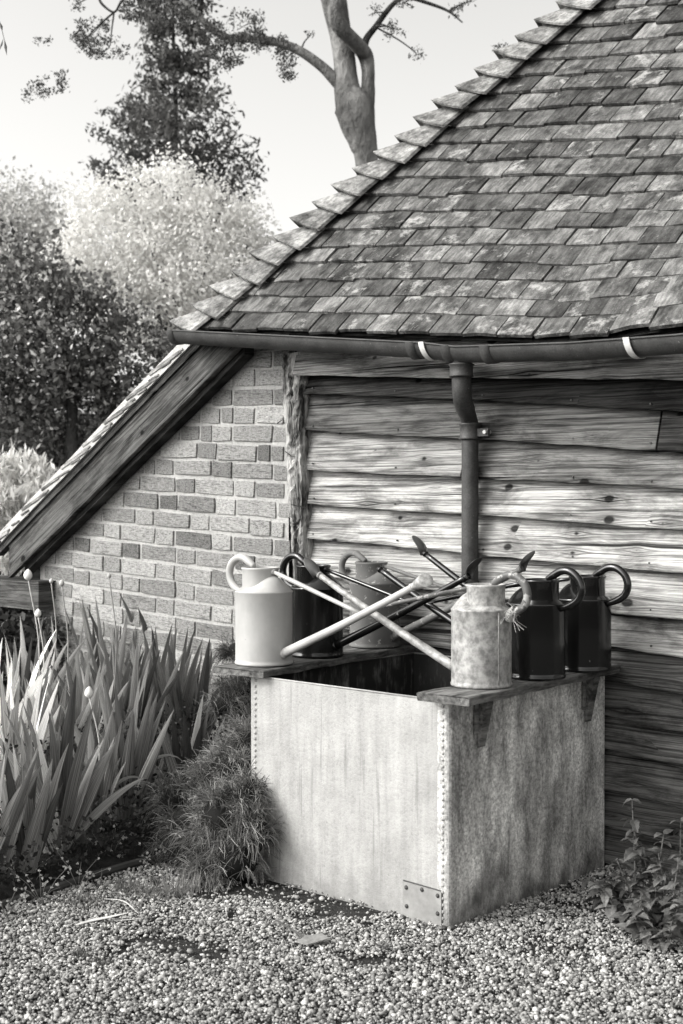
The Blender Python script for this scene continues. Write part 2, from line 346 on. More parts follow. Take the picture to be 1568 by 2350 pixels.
# --- corner post
r = random.Random(3); rings = []
xa = [(640,812,700),(637,870,697),(640,930,697),(645,1000,699),(648,1060,700),(650,1120,702),(655,1180,704),(658,1240,705),(662,1300,706),(664,1500,708),(664,1800,710)]
n = 60
for i in range(n+1):
    t = i/n*(len(xa)-1); j = min(int(t), len(xa)-2); f = t-j
    xl = xa[j][0]+(xa[j+1][0]-xa[j][0])*f; yy = xa[j][1]+(xa[j+1][1]-xa[j][1])*f; xr = xa[j][2]+(xa[j+1][2]-xa[j][2])*f
    A = wl(xl+6, yy, -.085); B = wl(xr-8, yy, -.085); z = A[2]
    jt = lambda s: r.uniform(-s, s)
    row = []
    for (u, v) in ((A[0], .02), (A[0]+jt(.003), -.05), (A[0]+.012, -.085+jt(.004)), (A[0]*.7+B[0]*.3, -.088+jt(.007)), ((A[0]+B[0])/2, -.080+jt(.009)), (A[0]*.3+B[0]*.7, -.088+jt(.006)), (B[0]-.01+jt(.004), -.082+jt(.004)), (B[0]+jt(.003), -.05), (B[0], .02)):
        row.append((u, v, z))
    rings.append(row)
obj('corner_post', MB().grid([list(reversed(q)) for q in rings]).mesh('corner_post', POST), shed)
cpost = bpy.data.objects['corner_post']
for (x0, y0, x1, y1, ln) in ((636,972,650,962,.05),(655,1036,668,1046,.03),(668,1158,705,1166,.05)):
    A = wl(x0, y0, -.13); B = wl(x1, y1, -.085)
    obj('nail', MB().tube([A, B], .0022, 5).mesh('nail', IRON), cpost)

# --- roof
P0 = wl(452, 748, -.17)
s_ = .5
while proj(shedw(P0[0]+s_, P0[1]+s_, P0[2]+s_*1.15))[0] < 1352: s_ += .005
tt = .6
while proj(shedw(P0[0]+s_, P0[1]+s_, P0[2]+s_*tt))[1] > 0: tt += .005
RP = math.atan(tt); GA = .1035; TW = .160
cR, sR = math.cos(RP), math.sin(RP)
EP = [wl(490,757,-.19), wl(900,763,-.19), wl(1250,778,-.19), wl(1420,765,-.19), wl(1568,744,-.19)]
def eave_z(u): return float(np.interp(u, [e[0] for e in EP]+[-1.0], [e[2] for e in EP]+[EP[-1][2]+.02]))
EZ0 = P0[2]
def roofpt(u, s, lift=0.0):                   # u along eaves, s up the slope
    s0 = max(s, 0); uh = P0[0]+s0*cR; k = min(1, s0/.8); e0 = eave_z(P0[0])-EZ0
    sag = e0+(1-k)*(eave_z(u)-eave_z(uh if k else P0[0]))+k*(-.125-.025*s0)*(u-uh)
    return (u, -.19+s*cR-lift*sR, EZ0+sag+s*sR+lift*cR-.006)
rows = []
for i in range(30):
    rows.append([])
    for j in range(14):
        s = -.0+2.9*i/29; ul = P0[0]+s*cR+.01; u = ul+(-1.0-ul)*j/13
        rows[-1].append(roofpt(u, s, -.012))
roofm = MB().grid([list(q) for q in rows])
# far hip slope, closed with a plain sheet under its own courses
A = roofpt(P0[0], 0, -.012); apex = roofpt(P0[0]+2.9*cR, 2.9, -.012)
roofm.add([A, (A[0], A[1]+3.4, A[2]), (apex[0], apex[1]+.8, apex[2]), apex], [(3, 2, 1, 0)])
roof = obj('roof', roofm.mesh('roof', SOIL), shed)
def tile_mesh(seed, wd=TW, ln=.235, th_=.0145, nx=4, ny=3, name='roof_tile'):
    r = random.Random(seed); top = []; cam_ = r.uniform(.001, .005); tw = r.uniform(-.003, .003); jr = [r.uniform(-.0016, .0016) for _ in range(nx+1)]
    for j in range(ny+1):
        t = [0, .04, .45, 1][j]; row = []
        for i in range(nx+1):
            a = i/nx-.5; row.append((a*wd+ (r.uniform(-.001,.001) if i in (0,nx) else 0), t*ln+(jr[i] if j < 2 else 0), cam_*(1-4*a*a)+tw*a*2*(1-t)+(-.002 if j == 0 else 0)))
        top.append(row)
    m = MB().grid(top); k = (nx+1)
    bot = [[(p[0], p[1]+(.001 if j == 0 else 0), p[2]-th_) for p in row] for j, row in enumerate(top)]
    n = len(m.v); m.v += [p for row in (bot[0], bot[-1]) for p in row]
    for i in range(nx): m.f.append((i, n+i, n+i+1, i+1))
    e = ny*k
    m.f.append((0, k, 2*k, e, n+k, n)); m.f.append((nx, n+nx, n+k+nx, e+nx, 2*k+nx, k+nx))
    m.f.append(tuple([n+i for i in range(nx+1)]+[n+k+i for i in range(nx, -1, -1)])[::-1])
    return m.mesh(name, TILE)
tms = [tile_mesh(i) for i in range(12)]
tiles = []
slope_rot = Matrix.Rotation(RP, 4, 'X')
r = random.Random(11)
for row in range(-0, 28):
    s = row*GA; off = (row % 2)*TW*.5+r.uniform(-.008, .008); u = P0[0]+s*cR+.045
    kk = math.floor((u-off)/TW); uu = kk*TW+off
    while uu < -1.15:
        a = uu+TW/2+r.uniform(-.003, .003); wd = TW-.0045+r.uniform(-.004, .003)
        if a-TW/2 < u-.02: 
            lo = u-.02; 
            if a+TW/2-lo < .05: uu += TW; continue
            wd = (a+TW/2-lo); a = lo+wd/2
        big = r.random()
        ds = r.uniform(-.006, .006) - (.014 if r.random() < .14 else 0)
        tone = r.choice([.075, .09, .10, .11, .12, .13, .14, .155, .185])*r.uniform(.72, 1.0)
        tiles.append((row, a, s+ds, wd/TW, tone, r.uniform(-.012, .012), r.uniform(0, .004)))
        uu += TW
vis = []; rest = []
for t in tiles:
    x, y = proj(shedw(*roofpt(t[1], t[2]+.05)))
    (vis if (x < 1568+45 and y > -45) else rest).append(t)
vis.sort(key=lambda t: t[0]*10-0)
while len(vis)+0 > 296: rest.append(vis.pop())
def tile_matrix(t, parent_lift=.026):
    row, a, s, wx, tone, rz, lf = t
    p = roofpt(a, s, parent_lift+lf)
    slopeu = math.atan((roofpt(a+.05, s)[2]-roofpt(a-.05, s)[2])/.1)
    tilt = -.125   # each tile lies on the head of the one below
    return Matrix.Translation(p) @ Matrix.Rotation(-slopeu, 4, 'Y') @ Matrix.Rotation(RP+tilt, 4, 'X') @ Matrix.Rotation(rz, 4, 'Z') @ Matrix.Diagonal((wx, 1, 1, 1))
for i, t in enumerate(vis):
    o = obj('roof_tile', tms[r.randrange(12)], roof, tone=t[4]); o.matrix_local = tile_matrix(t)
sm = MB()
for t in rest:
    M = tile_matrix(t); me = tms[r.randrange(12)]
    sm.add([M@v.co for v in me.vertices], [tuple(p.vertices) for p in me.polygons])
tag(obj('roof_tile_courses', sm.mesh('roof_tile_courses', TILE), roof, tone=.17), kind='stuff')
# --- bonnet hip tiles with bedding mortar
hd = Vector((cR, cR, sR)).normalized()
c1 = (Vector((1, 0, 0))-hd*hd.x).normalized(); c2 = (Vector((0, 1, 0))-hd*hd.y).normalized()
hn = (c1.cross(hd)); hn = -hn if hn.z < 0 else hn
hn = (-(c1+c2)).normalized(); hn = hn if hn.z > 0 else -hn
def hip_profile(b, wd, lift, ln):
    out = []
    for i in range(11):
        a = -1+i/5; q = abs(a)**1.35*wd*(1.0-(.62 if a > 0 else .45)*b); side = c1 if a > 0 else c2
        rise = lift*(1-b)*(1-.62*abs(a)**1.3)+.016
        out.append(hd*(b*ln-.016*(1-b)*(1-abs(a)**2)*2+.012*abs(a)*(1-b)) + side*q + hn*(rise - .012*(1-abs(a))**2*0 + .010*(abs(a)**3)*(1-b)))
    return out
hstep = GA/ math.sqrt(1) * math.sqrt(2*cR*cR+sR*sR)
for k in range(0, 27):
    rr_ = random.Random(k+100); wd = .172*rr_.uniform(.93, 1.08)*(0.85 if k == 0 else 1); lift = .088*rr_.uniform(.85, 1.15); ln = .185
    top = [hip_profile(b, wd, lift, ln) for b in (0, .05, .25, .5, .75, 1)]
    th_ = .014
    bot = [[p-hn*th_ for p in q] for q in top]
    m = MB().grid([list(reversed(q)) for q in top]); m.grid(bot); m.grid([list(reversed(bot[0])), list(reversed(top[0]))])
    m.grid([[top[j][0] for j in range(6)], [bot[j][0] for j in range(6)]]); m.grid([[bot[j][-1] for j in range(6)], [top[j][-1] for j in range(6)]])
    sag = (eave_z(P0[0])-EZ0)
    base = Vector((P0[0]+k*GA*cR-.018, -.19-.018+k*GA*cR, EZ0+k*GA*sR+sag-.004))+Vector((rr_.uniform(-.004,.004), rr_.uniform(-.004,.004), rr_.uniform(-.003,.003)))
    o = obj('hip_tile', m.mesh('hip_tile', TILE), roof, base, tone=rr_.choice([.18, .21, .24, .28])); o.data.shade_smooth() if False else None  # hip tones raised above the roof tiles, sunlight put into the colour
    o.rotation_euler = (rr_.uniform(-.03, .03), rr_.uniform(-.03, .03), rr_.uniform(-.04, .04))
    # bedding mortar squeezed out under the lower lip
    mo = MB(); prof = []
    for b, sh in ((.07, .0), (.14, .0)):
        pr = hip_profile(b, wd*.82, lift, ln); prof.append(pr)
    up = [p-hn*(th_+.001)+hd*rr_.uniform(0, .006) for p in prof[0]]; dn = [p-hn*(th_+.030)+hd*.03 for p in prof[0]]; md = [(a_+b_)/2-hd*rr_.uniform(-.002, .006) for a_, b_ in zip(up, dn)]
    mo.grid([dn[::-1], md[::-1], up[::-1]])
    obj('bedding_mortar', mo.mesh('bedding_mortar', BEDDING), o)
# --- gutter
GP = [wl(405,760,-.23), wl(985,789,-.23), wl(1062,798,-.23), wl(1320,790,-.23), wl(1568,772,-.23)]
GP.append((GP[-1][0]+1.1, -.23, GP[-1][2]+.02))
gr = .052
def gutter_arc(p, rad, n=12, a0=0, a1=PI): return [(p[0], p[1]-rad*math.cos(a0+(a1-a0)*i/n), p[2]-rad*math.sin(a0+(a1-a0)*i/n)*1.12) for i in range(n+1)]
gp = []
for a, b in zip(GP[:-1], GP[1:]):
    for i in range(6): t = i/6; gp.append(tuple(a[q]+(b[q]-a[q])*t for q in range(3)))
gp.append(GP[-1])
m = MB(); m.grid([gutter_arc(p, gr) for p in gp]); m.grid([list(reversed(gutter_arc(p, gr-.005))) for p in gp])
m.grid([[gutter_arc(p, gr)[0], gutter_arc(p, gr-.005)[0]] for p in gp]); m.grid([[gutter_arc(p, gr-.005)[-1], gutter_arc(p, gr)[-1]] for p in gp])
e0 = gutter_arc(gp[0], gr); m.add(e0, [tuple(range(13))[::-1]])
m.tube([(p[0], p[1]-gr, p[2]) for p in gp], .0045, 6)
gutter = obj('gutter', m.mesh('gutter', IRON, True), shed)
def gpt(x):
    us = [p[0] for p in GP]; u = wl(x, 790, -.23)[0]; return (u, -.23, float(np.interp(u, us, [p[2] for p in GP])))
for x in (409, 960, 1040, 1130):
    p = gpt(x); m = MB()
    m.grid([gutter_arc((p[0]+d, p[1], p[2]), gr+e) for d, e in ((-.022, .001), (-.02, .005), (.02, .005), (.022, .001))])
    obj('gutter_collar', m.mesh('gutter_collar', IRON, True), gutter)
for x in (990, 1459):
    p = gpt(x); m = MB()
    g1 = [gutter_arc((p[0]-.004+.012*d, p[1], p[2]+.004), gr+.010, 12, 0, PI*.62) for d in (-1, 1)]; g2 = [[(q[0]+.018*k/12, q[1], q[2]) for k, q in enumerate(gg)] for gg in g1]
    m.grid(g2); g3 = [[(q[0], q[1]+(.0035), q[2]) for q in gg] for gg in g2]; m.grid(g3[::-1]); m.grid([g2[0], g3[0]][::-1]); m.grid([g2[1], g3[1]])
    obj('gutter_bracket', m.mesh('gutter_bracket', WHITE, True), gutter)
# rafter feet seen under the gutter, fascia shade
# --- downpipe
pts = [gpt(1058), wl(1059,835,-.21), wl(1060,895,-.20), wl(1064,925,-.175), wl(1074,955,-.115), wl(1079,978,-.09), wl(1079,1020,-.09)]
pts = [(p[0], p[1], p[2]) for p in pts]; pts[0] = (pts[0][0], -.23, pts[0][2]-.02)
low = wl(1079, 1020, -.09); sp2 = smooth_path(pts, 6); ex = [(low[0], -.09, low[2]*(1-i/8)+.45*i/8) for i in range(1, 9)]
rad = .0335
dp = obj('downpipe', MB().tube([Vector(p) for p in sp2]+[Vector(p) for p in ex], [rad*1.12 if k < 22 else rad for k in range(len(sp2)+8)], 20).mesh('downpipe', IRON, True), shed)
def ring(c, r0, h, flare=0, name='pipe_collar'):
    m = MB().lathe([(r0*.9, -h), (r0, -h), (r0+.004, -h*.85), (r0, -h*.7), (r0, h*.6), (r0+.005, h*.75), (r0+.006, h*.9), (r0, h), (r0*.9, h)], 24)
    return obj(name, m.mesh(name, IRON, True), dp, c)
ring(wl(1059,850,-.21), .0445, .026); ring(wl(1079,990,-.09), .0405, .033)
e = wl(1117, 993, -.09); cc = wl(1079, 993, -.09)
ear = MB().box((cc[0]+.035, -.098, cc[2]-.016), (e[0]+.012, -.084, cc[2]+.014)); obj('pipe_ear', ear.mesh('pipe_ear', IRON), dp)
obj('bolt', MB().tube([(e[0], -.107, cc[2]), (e[0], -.07, cc[2])], .008, 8).mesh('bolt', WHITE), dp)
ring(wl(1079,1335,-.09), .036, .004, name='pipe_joint')

# ============================================================ BRICK LEAN-TO
lean = thing('brick_lean_to', 'brick lean-to with a sloping tiled verge and weathered bargeboard beside the boarded shed', 'outbuilding', SH, -TH)
BV = -.0                                    # brick face plane
va = wl(550, 802, -.0); vb = wl(29, 1325, -.0); vsl = (va[2]-vb[2])/(va[0]-vb[0])
def verge_z(u): return va[2]+vsl*(u-va[0])  # underside line of the bargeboard
ql = wl(92, 1330)[0]; qr = wl(662, 1000)[0]
def mort_poly():
    m = MB(); rows = []
    N = 30
    for i in range(N+1):
        u = ql+(qr-ql)*i/N; rows.append([(u, BV+.002, -.05+(min(2.02, verge_z(u)+.02)+.05)*j/12) for j in range(13)])
    m.grid(rows); m.grid([[(p[0], BV+.2, p[2]) for p in q] for q in rows][::-1])
    m.add([rows[0][0], rows[0][-1], (ql, BV+.2, rows[0][-1][2]), (ql, BV+.2, -.05)], [(0, 1, 2, 3)])
    return m.mesh('brick_wall', MORTAR)
bwall = obj('brick_wall', mort_poly(), lean)
def brick_mesh(seed):
    r = random.Random(seed); j = lambda s=.012: r.uniform(-s, s)
    c = .018; m = MB(); j = lambda s=.018: r.uniform(-s, s); o_ = [(-.5+j(), -.5+j()*2), (.5+j(), -.5+j()*2), (.5+j(), .5+j()*2), (-.5+j(), .5+j()*2)]
    fr = []; bk = []
    for k, (a, b) in enumerate(o_):
        na, nb = o_[(k+1) % 4]; 
        for t in (.015 if k % 2 == 0 else .05, .5, .985 if k % 2 == 0 else .95):
            x_, z_ = a+(na-a)*t, b+(nb-b)*t; wob = r.uniform(-.02, .02)*(2.6 if k % 2 == 0 else 1)
            if k % 2 == 0: z_ += wob
            else: x_ += wob*.6
            fr.append((x_, z_)); 
    n = len(fr)
    m.v = [(x_*.985, 0, z_*.955) for x_, z_ in fr]+[(x_, .004, z_) for x_, z_ in fr]+[(x_, .04, z_) for x_, z_ in fr]
    m.f = [tuple(range(n))]+[(n+i, n+(i+1) % n, (i+1) % n, i)[::-1] for i in range(n)]+[(2*n+i, 2*n+(i+1) % n, n+(i+1) % n, n+i)[::-1] for i in range(n)]
    m.f[0] = tuple(range(n)); return m.mesh('brick', BRICK)
bms = [brick_mesh(i) for i in range(12)]
CH = .0860; ST = .272; HD = .142; tiltb = -.045; r = random.Random(5); bl = []
z = 2.06; row = 0
ztop = 2.06
while ztop-row*CH > -.1:
    u = qr+ (.02 if row % 2 else -.02); k = row % 2; first = True
    while u > ql-.02:
        if first: wd = HD*.8 if row % 2 else HD*1.35; first = False; 
        else: wd = HD if k % 2 else ST
        k += 1
        if r.random() < .08: wd = HD*.62
        u0 = u-wd; uc = (u+u0)/2; zc = ztop-row*CH+tiltb*(uc-qr)
        lim = verge_z(u0+.004)+.10
        lft = max(u0, ql)
        if u-lft > .04: bl.append((lft, u, zc, row))
        u = u0
    row += 1
keep = []
for (u0, u1, zc, row) in bl:
    if zc-CH/2 < 0: continue
    vz = verge_z
    if zc+CH*.3 > vz(u1)+.09: continue
    if zc+CH*.5 > vz(u0)+.10:               # cut brick against the slope
        nu = va[0]+(zc+CH*.5-.10-va[2])/vsl
        if u1-nu < .04: continue
        u0 = max(u0, nu)
    keep.append((u0, u1, zc, row))
keep.sort(key=lambda b: -b[2])
for i, (u0, u1, zc, row) in enumerate(keep[:298]):
    wd = u1-u0-.0145; uc = (u0+u1)/2; tn = r.choice([.22, .25, .28, .31, .34, .37, .42])*r.uniform(.9, 1.1)
    if r.random() < .07: tn *= .5
    dd = r.uniform(-.004, .003)
    o = obj('brick', bms[r.randrange(12)], bwall, (uc+r.uniform(-.003, .003), BV-.005+dd, zc+r.uniform(-.002, .002)), (0, -math.atan(tiltb)*1+r.uniform(-.012, .012), 0), (wd, 1, CH-.0165+r.uniform(-.002, .002)), tn)
# a loose brick in the gap under the gutter
a = wl(542, 867); bpy.context.view_layer.update()
# --- bargeboard (two layers), wall plate
def strip(x0, y0, x1, y1, dy): return wl(x0, y0, dy), wl(x1, y1, dy)
lo0, lo1 = wl(556, 797, -.085), wl(-30, 1385, -.085); hi0, hi1 = wl(470, 797, -.085), wl(-70, 1362, -.085)
lo0, lo1 = wl(550, 802, -.085), wl(29, 1325, -.085); hi0, hi1 = wl(465, 800, -.085), wl(100, 1175, -.085)
sl_lo = (lo0[2]-lo1[2])/(lo0[0]-lo1[0]); sl_hi = (hi0[2]-hi1[2])/(hi0[0]-hi1[0])
def LO(u): return lo0[2]+sl_lo*(u-lo0[0])
def HI(u): return hi0[2]+sl_lo*(u-hi0[0])
uL = wl(28, 1325, -.085)[0]; uR = wl(556, 800, -.085)[0]; ZCAP = wl(440, 780, -.1)[2]
bang = math.atan(sl_lo)
def slab(name, g0, g1, y0, y1, u0, u1, mt, tone, parent, n=48, plumb=True):
    f0 = lambda u: min(g0(u), ZCAP-.003); f1 = lambda u: min(g1(u), ZCAP)
    uc = (u0+u1)/2; zc = (f0(uc)+f1(uc))/2; R_ = Matrix.Rotation(-bang, 4, 'Y'); Ri = Matrix.Rotation(bang, 4, 'Y'); m = MB(); rows = []
    for i in range(n+1):
        u = u0+(u1-u0)*i/n; w_ = .002*math.sin(u*7)
        rows.append([Ri@(Vector(p)-Vector((uc, 0, zc))) for p in ((u, y0, f0(u)+w_), (u, y0, f1(u)+w_), (u, y1, f1(u)+w_), (u, y1, f0(u)+w_), (u, y0, f0(u)+w_))])
    m.grid([q[::-1] for q in rows][::-1]); k = len(m.v); m.f.append((0, 1, 2, 3)); m.f.append((k-5, k-4, k-3, k-2)[::-1])
    return obj(name, m.mesh(name, mt), parent, (uc, 0, zc), (0, -bang, 0), tone=tone)
slab('bargeboard', LO, HI, -.105, -.075, uL, uR, BOARD, .14, lean)
slab('soffit_board', lambda u: LO(u)-.035, lambda u: LO(u)+.02, -.072, -.01, uL+.1, uR, BOARD, .06, lean)
slab('barge_fillet', lambda u: HI(u)+.001, lambda u: HI(u)+.040, -.118, -.07, uL-.1, wl(500, 790, -.1)[0], BOARD, .10, lean)
VT = lambda u: HI(u)+.105
uT = wl(462, 790, -.1)[0]
slab('verge_mortar', lambda u: HI(u)+.041, VT, -.13, -.03, uL-.15, uT-.02, BEDDING, 1, lean)
lr = slab('lean_to_roof', lambda u: VT(u)+.001, lambda u: VT(u)+.012, -.10, 2.2, uL-.15, uT-.02, SOIL, 1, lean)
r = random.Random(21); lmt = [tile_mesh(50+i, .165, .25) for i in range(6)]; M0 = lr.matrix_basis.inverted()
nrow = int(((uT-.1)-(uL-.2))/math.cos(bang)/.105)+1
for k in range(nrow):
    u = uL-.2+k*.105*math.cos(bang)
    for c in range(5):
        T_ = Matrix.Translation((u, -.122+.166*(c+.5)+(.0 if k % 2 else -.012)+r.uniform(-.004, .004)-(0 if c else 0), VT(u)+.003+r.uniform(-.003, .004))) @ Matrix.Rotation(-(bang-.17+r.uniform(-.02, .02)), 4, 'Y') @ Matrix.Rotation(-PI/2, 4, 'Z') @ Matrix.Rotation(r.uniform(-.015, .015), 4, 'Z')
        o = obj('roof_tile', lmt[r.randrange(6)], lr, tone=r.choice([.16, .22, .28, .34])); o.matrix_local = M0 @ T_
    # mortared undercloak ends
    if True:
        zc = VT(u)-.034+r.uniform(-.008, .006); L_ = r.uniform(.07, .10); T_ = Matrix.Translation((u, -.1315, zc)) @ Matrix.Rotation(-(bang-.20+r.uniform(-.03, .03)), 4, 'Y')
        o = obj('undercloak_tile', UC, lr, tone=r.uniform(.14, .24)) if 'UC' in globals() else None
        if o is None:
            UC = MB().box((0, -.005, -.004), (.075, .05, .004)).mesh('undercloak_tile', TILE); o = obj('undercloak_tile', UC, lr, tone=.2)
        o.matrix_local = M0 @ T_
pl = wl(-40, 1330, -.1); pr_ = wl(92, 1330, -.1)
obj('wall_plate', MB().box((pl[0]-.3, -.11, pr_[2]-.165), (pr_[0], .1, pr_[2]-.01)).mesh('wall_plate', BOARD), lean, tone=.13)
obj('return_wall', MB().box((ql-.02, .26, 0), (ql+.1, 2.2, pr_[2]-.02)).mesh('return_wall', BRICK), lean, tone=.15)

# ============================================================ CISTERN
TH_ = .71; A_, B_ = .890, .925
tank = thing('riveted_cistern', 'square riveted galvanised water cistern standing on the gravel, open at the top', 'water tank', FC, -TH)
def panel(name, p0, p1, mt, inner=False, n=24, bul=.0):
    # wall panel from p0 to p1 in (u, v); slight dents
    m = MB(); rows = []; d = Vector((p1[0]-p0[0], p1[1]-p0[1])); nv = Vector((d.y, -d.x)).normalized(); r = random.Random(len(name))
    for i in range(n+1):
        t = i/n; rows.append([])
        for j in range(15):
            z = -.03+(TH_+.03)*j/14; q = bul*math.sin(PI*t)*math.sin(PI*min(1, max(0, z/TH_)))+.0008*math.sin(9*t+5*z*7)*math.sin(PI*t)
            rows[-1].append((p0[0]+d.x*t+nv.x*q, p0[1]+d.y*t+nv.y*q, z))
    m.grid(rows); 
    return m
rc = .018
def arc_corner(cx, cy, a0, a1, mt): pass
m = panel('f', (-A_, 0), (-rc*.2, 0), PALE, bul=.004); m2 = MB()
fm = m
fm.grid([[(p[0], p[1]+.003, p[2]) for p in (row)] for row in [[(-A_+.003+(A_-.006)*i/6, 0, -.03+(TH_+.03)*j/2) for j in range(3)] for i in range(7)]][::-1])
obj('front_panel', fm.mesh('front_panel', PALE, True), tank)
# right panel with its rounded corner turned onto the front
rows = []
for i in range(9):
    a = PI/2*i/8; rows.append([( -rc+rc*math.sin(a)+.002, -.004+rc-rc*math.cos(a), -.03+(TH_+.03)*j/10) for j in range(11)])
m = MB().grid([[( -.045, -.004, -.03+(TH_+.03)*j/10) for j in range(11)]]+rows+[[(.002+.003*math.sin(PI*i/12), rc+(B_-rc)*i/12, -.03+(TH_+.03)*j/10) for j in range(11)] for i in range(1, 13)])
rp = obj('side_panel', m.mesh('side_panel', STAIN, True), tank)
sd = MB().grid([[(-A_-.001, B_*i/8, -.03+(TH_+.03)*j/6) for j in range(7)] for i in range(9)][::-1]); obj('side_panel', sd.mesh('side_panel', STAIN, True), tank)
sd = MB().grid([[(-A_+A_*i/8, B_, -.03+(TH_+.03)*j/6) for j in range(7)] for i in range(9)][::-1]); obj('back_panel', sd.mesh('back_panel', STAIN, True), tank)
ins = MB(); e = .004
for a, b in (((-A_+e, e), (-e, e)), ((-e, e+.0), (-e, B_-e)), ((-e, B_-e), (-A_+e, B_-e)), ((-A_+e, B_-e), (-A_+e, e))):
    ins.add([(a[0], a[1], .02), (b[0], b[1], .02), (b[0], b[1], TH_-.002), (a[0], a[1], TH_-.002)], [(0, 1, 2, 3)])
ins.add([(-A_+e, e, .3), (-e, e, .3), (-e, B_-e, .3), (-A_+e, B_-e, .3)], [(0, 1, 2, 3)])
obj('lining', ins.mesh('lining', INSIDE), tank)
rim = MB()
for a, b in (((-A_, 0), (-.02, 0)), ((0, .02), (0, B_)), ((0, B_), (-A_, B_)), ((-A_, B_), (-A_, 0))):
    rim.tube([(a[0], a[1]+.001, TH_), (b[0], b[1]+.001, TH_)], .0035, 6)
obj('rim', rim.mesh('rim', PALE, True), tank)
def dome(m, c, r0, h, ax):                # rivet head
    rings = [(1, 0), (.92, .45), (.62, .8), (.0, 1)]; v = []; n = 8
    for (q, hh) in rings:
        for k in range(n):
            an = 2*PI*k/n; a, b = q*r0*math.cos(an), q*r0*math.sin(an)
            v.append((c[0]+a, c[1]-h*hh, c[2]+b) if ax == 'y' else (c[0]+h*hh, c[1]+a, c[2]+b))
    m.add(v, [(i*n+k, i*n+(k+1) % n, (i+1)*n+(k+1) % n, (i+1)*n+k) for i in range(3) for k in range(n)])
riv = MB()
for k in range(34): dome(riv, (-.024+random.uniform(-.0008,.0008), -.0035, TH_-.018-k*.0208), .0062, .0048, 'y')
tag(obj('corner_rivets', riv.mesh('corner_rivets', PALE, True), tank), kind='stuff')
riv = MB()
for k in range(34): dome(riv, (-A_+.022+random.uniform(-.0008,.0008), -.0005, TH_-.014-k*.0208), .0062, .0048, 'y')
tag(obj('edge_rivets', riv.mesh('edge_rivets', PALE, True), tank), kind='stuff')
pp = [((x-1), y) for x, y in ((930,2021),(1018,2046),(1018,2110),(930,2105))]
def tankp(x, y, v=0.0):                    # picture point -> cistern frame on the plane v
    d = ray(x, y); t = (FC@V+v)/(d@V); P = np.array([0, 0, H])+d*t; q = P-FC; return float(q@U), v, float(q[2])
q = [tankp(*p) for p in pp]; m = MB()
for i in range(4): m.v.append((q[i][0], -.0095, q[i][2] if i < 2 else -.02))
for i in range(4): m.v.append((q[i][0], -.0055, q[i][2] if i < 2 else -.02))
m.f = [(0, 1, 2, 3)[::-1], (0, 4, 5, 1)[::-1], (1, 5, 6, 2)[::-1], (3, 7, 4, 0)[::-1]]
patch = obj('patch_plate', m.mesh('patch_plate', m_plain('patch_metal', .27, .6, .1, .4, .22, 22)), tank)
obj('patch_seam', MB().tube([(q[0][0]-.002, -.004, q[0][2]), (q[0][0]-.002, -.004, -.02)], .0022, 5).tube([(q[0][0]-.002, -.004, q[0][2]+.002), (q[1][0]+.001, -.004, q[1][2]+.002)], .0022, 5).tube([(q[1][0]+.001, -.004, q[1][2]), (q[1][0]+.001, -.004, -.02)], .0022, 5).mesh('patch_seam', IRON), patch)
for (x, y) in ((937,2035),(973,2040),(1009,2054),(938,2078),(1009,2095)):
    p = tankp(x, y); m = MB(); dome(m, (0, 0, 0), .0075, .005, 'y'); obj('patch_rivet', m.mesh('patch_rivet', IRON, True), patch, (p[0], -.0095, p[2]))

# ---- plank shelves laid on the cistern
def plank(a, b, wd, th_, seed, tone):
    r = random.Random(seed); A = Vector((a[0], a[1], 0)); B = Vector((b[0], b[1], 0)); d = B-A; n = 26; s = Vector((-d.y, d.x, 0)).normalized(); rows = []; c = (A+B)/2
    for i in range(n+1):
        p = A+d*(i/n)-c; e1 = r.uniform(-.0025, .0025); e2 = r.uniform(-.003, .003); wv = .0015*math.sin(i)
        if i in (0,): e1 *= 2
        L1, R1 = p+s*(wd/2+e1), p-s*(wd/2+e2)
        j = (r.uniform(-.006, .006) if i == 0 else 0)
        rows.append([(L1.x, L1.y, wv), (L1.x, L1.y+j, th_-.003+wv), (L1.x-s.x*.004, L1.y-s.y*.004, th_+wv), (p.x, p.y-(.006 if i == 0 else 0), th_+wv+.0005), (R1.x+s.x*.004, R1.y+s.y*.004+j, th_+wv), (R1.x, R1.y, th_-.003+wv), (R1.x, R1.y, wv), (L1.x, L1.y, wv)])
    m = MB().grid([q for q in rows]); k = len(m.v); m.f.append(tuple(range(7))); m.f.append(tuple(k-8+i for i in range(7))[::-1])
    return m.mesh('plank', BOARD2), c
BOARD2 = m_board('shelf_board')
def m_shelf():
    x = W('shelf_wood', .9, 0, .2); c = x.co((1, .09, 1)); g = x.noise(c, 60, 5, .7); n1 = x.noise(x.co((1, .4, 1)), 12, 5, .65); x.color(x.op('MULTIPLY', x.mr(g, .3, .65, .04, .22), x.mr(n1, .35, .6, .3, 1.25))); x.bump(g, .9, .008); return x.m
BOARD2 = m_shelf()
def to_world(u, v, z): p = FC+U*u+V*v; return (float(p[0]), float(p[1]), float(z))
shL = thing('plank_shelf', 'rough plank lying along the far left side of the cistern under three watering cans', 'shelf', to_world(0, 0, TH_+.0035), -TH)
me, c = plank((-.915, -.045), (-1.035, 1.0), .235, .024, 1, .2); obj('plank', me, shL, c)
shR = thing('plank_shelf', 'weathered plank with two wooden wedge brackets along the right side of the cistern', 'shelf', to_world(0, 0, TH_+.0035), -TH)
me, c = plank((.022, -.062), (-.04, .985), .185, .027, 2, .2); obj('plank', me, shR, c)
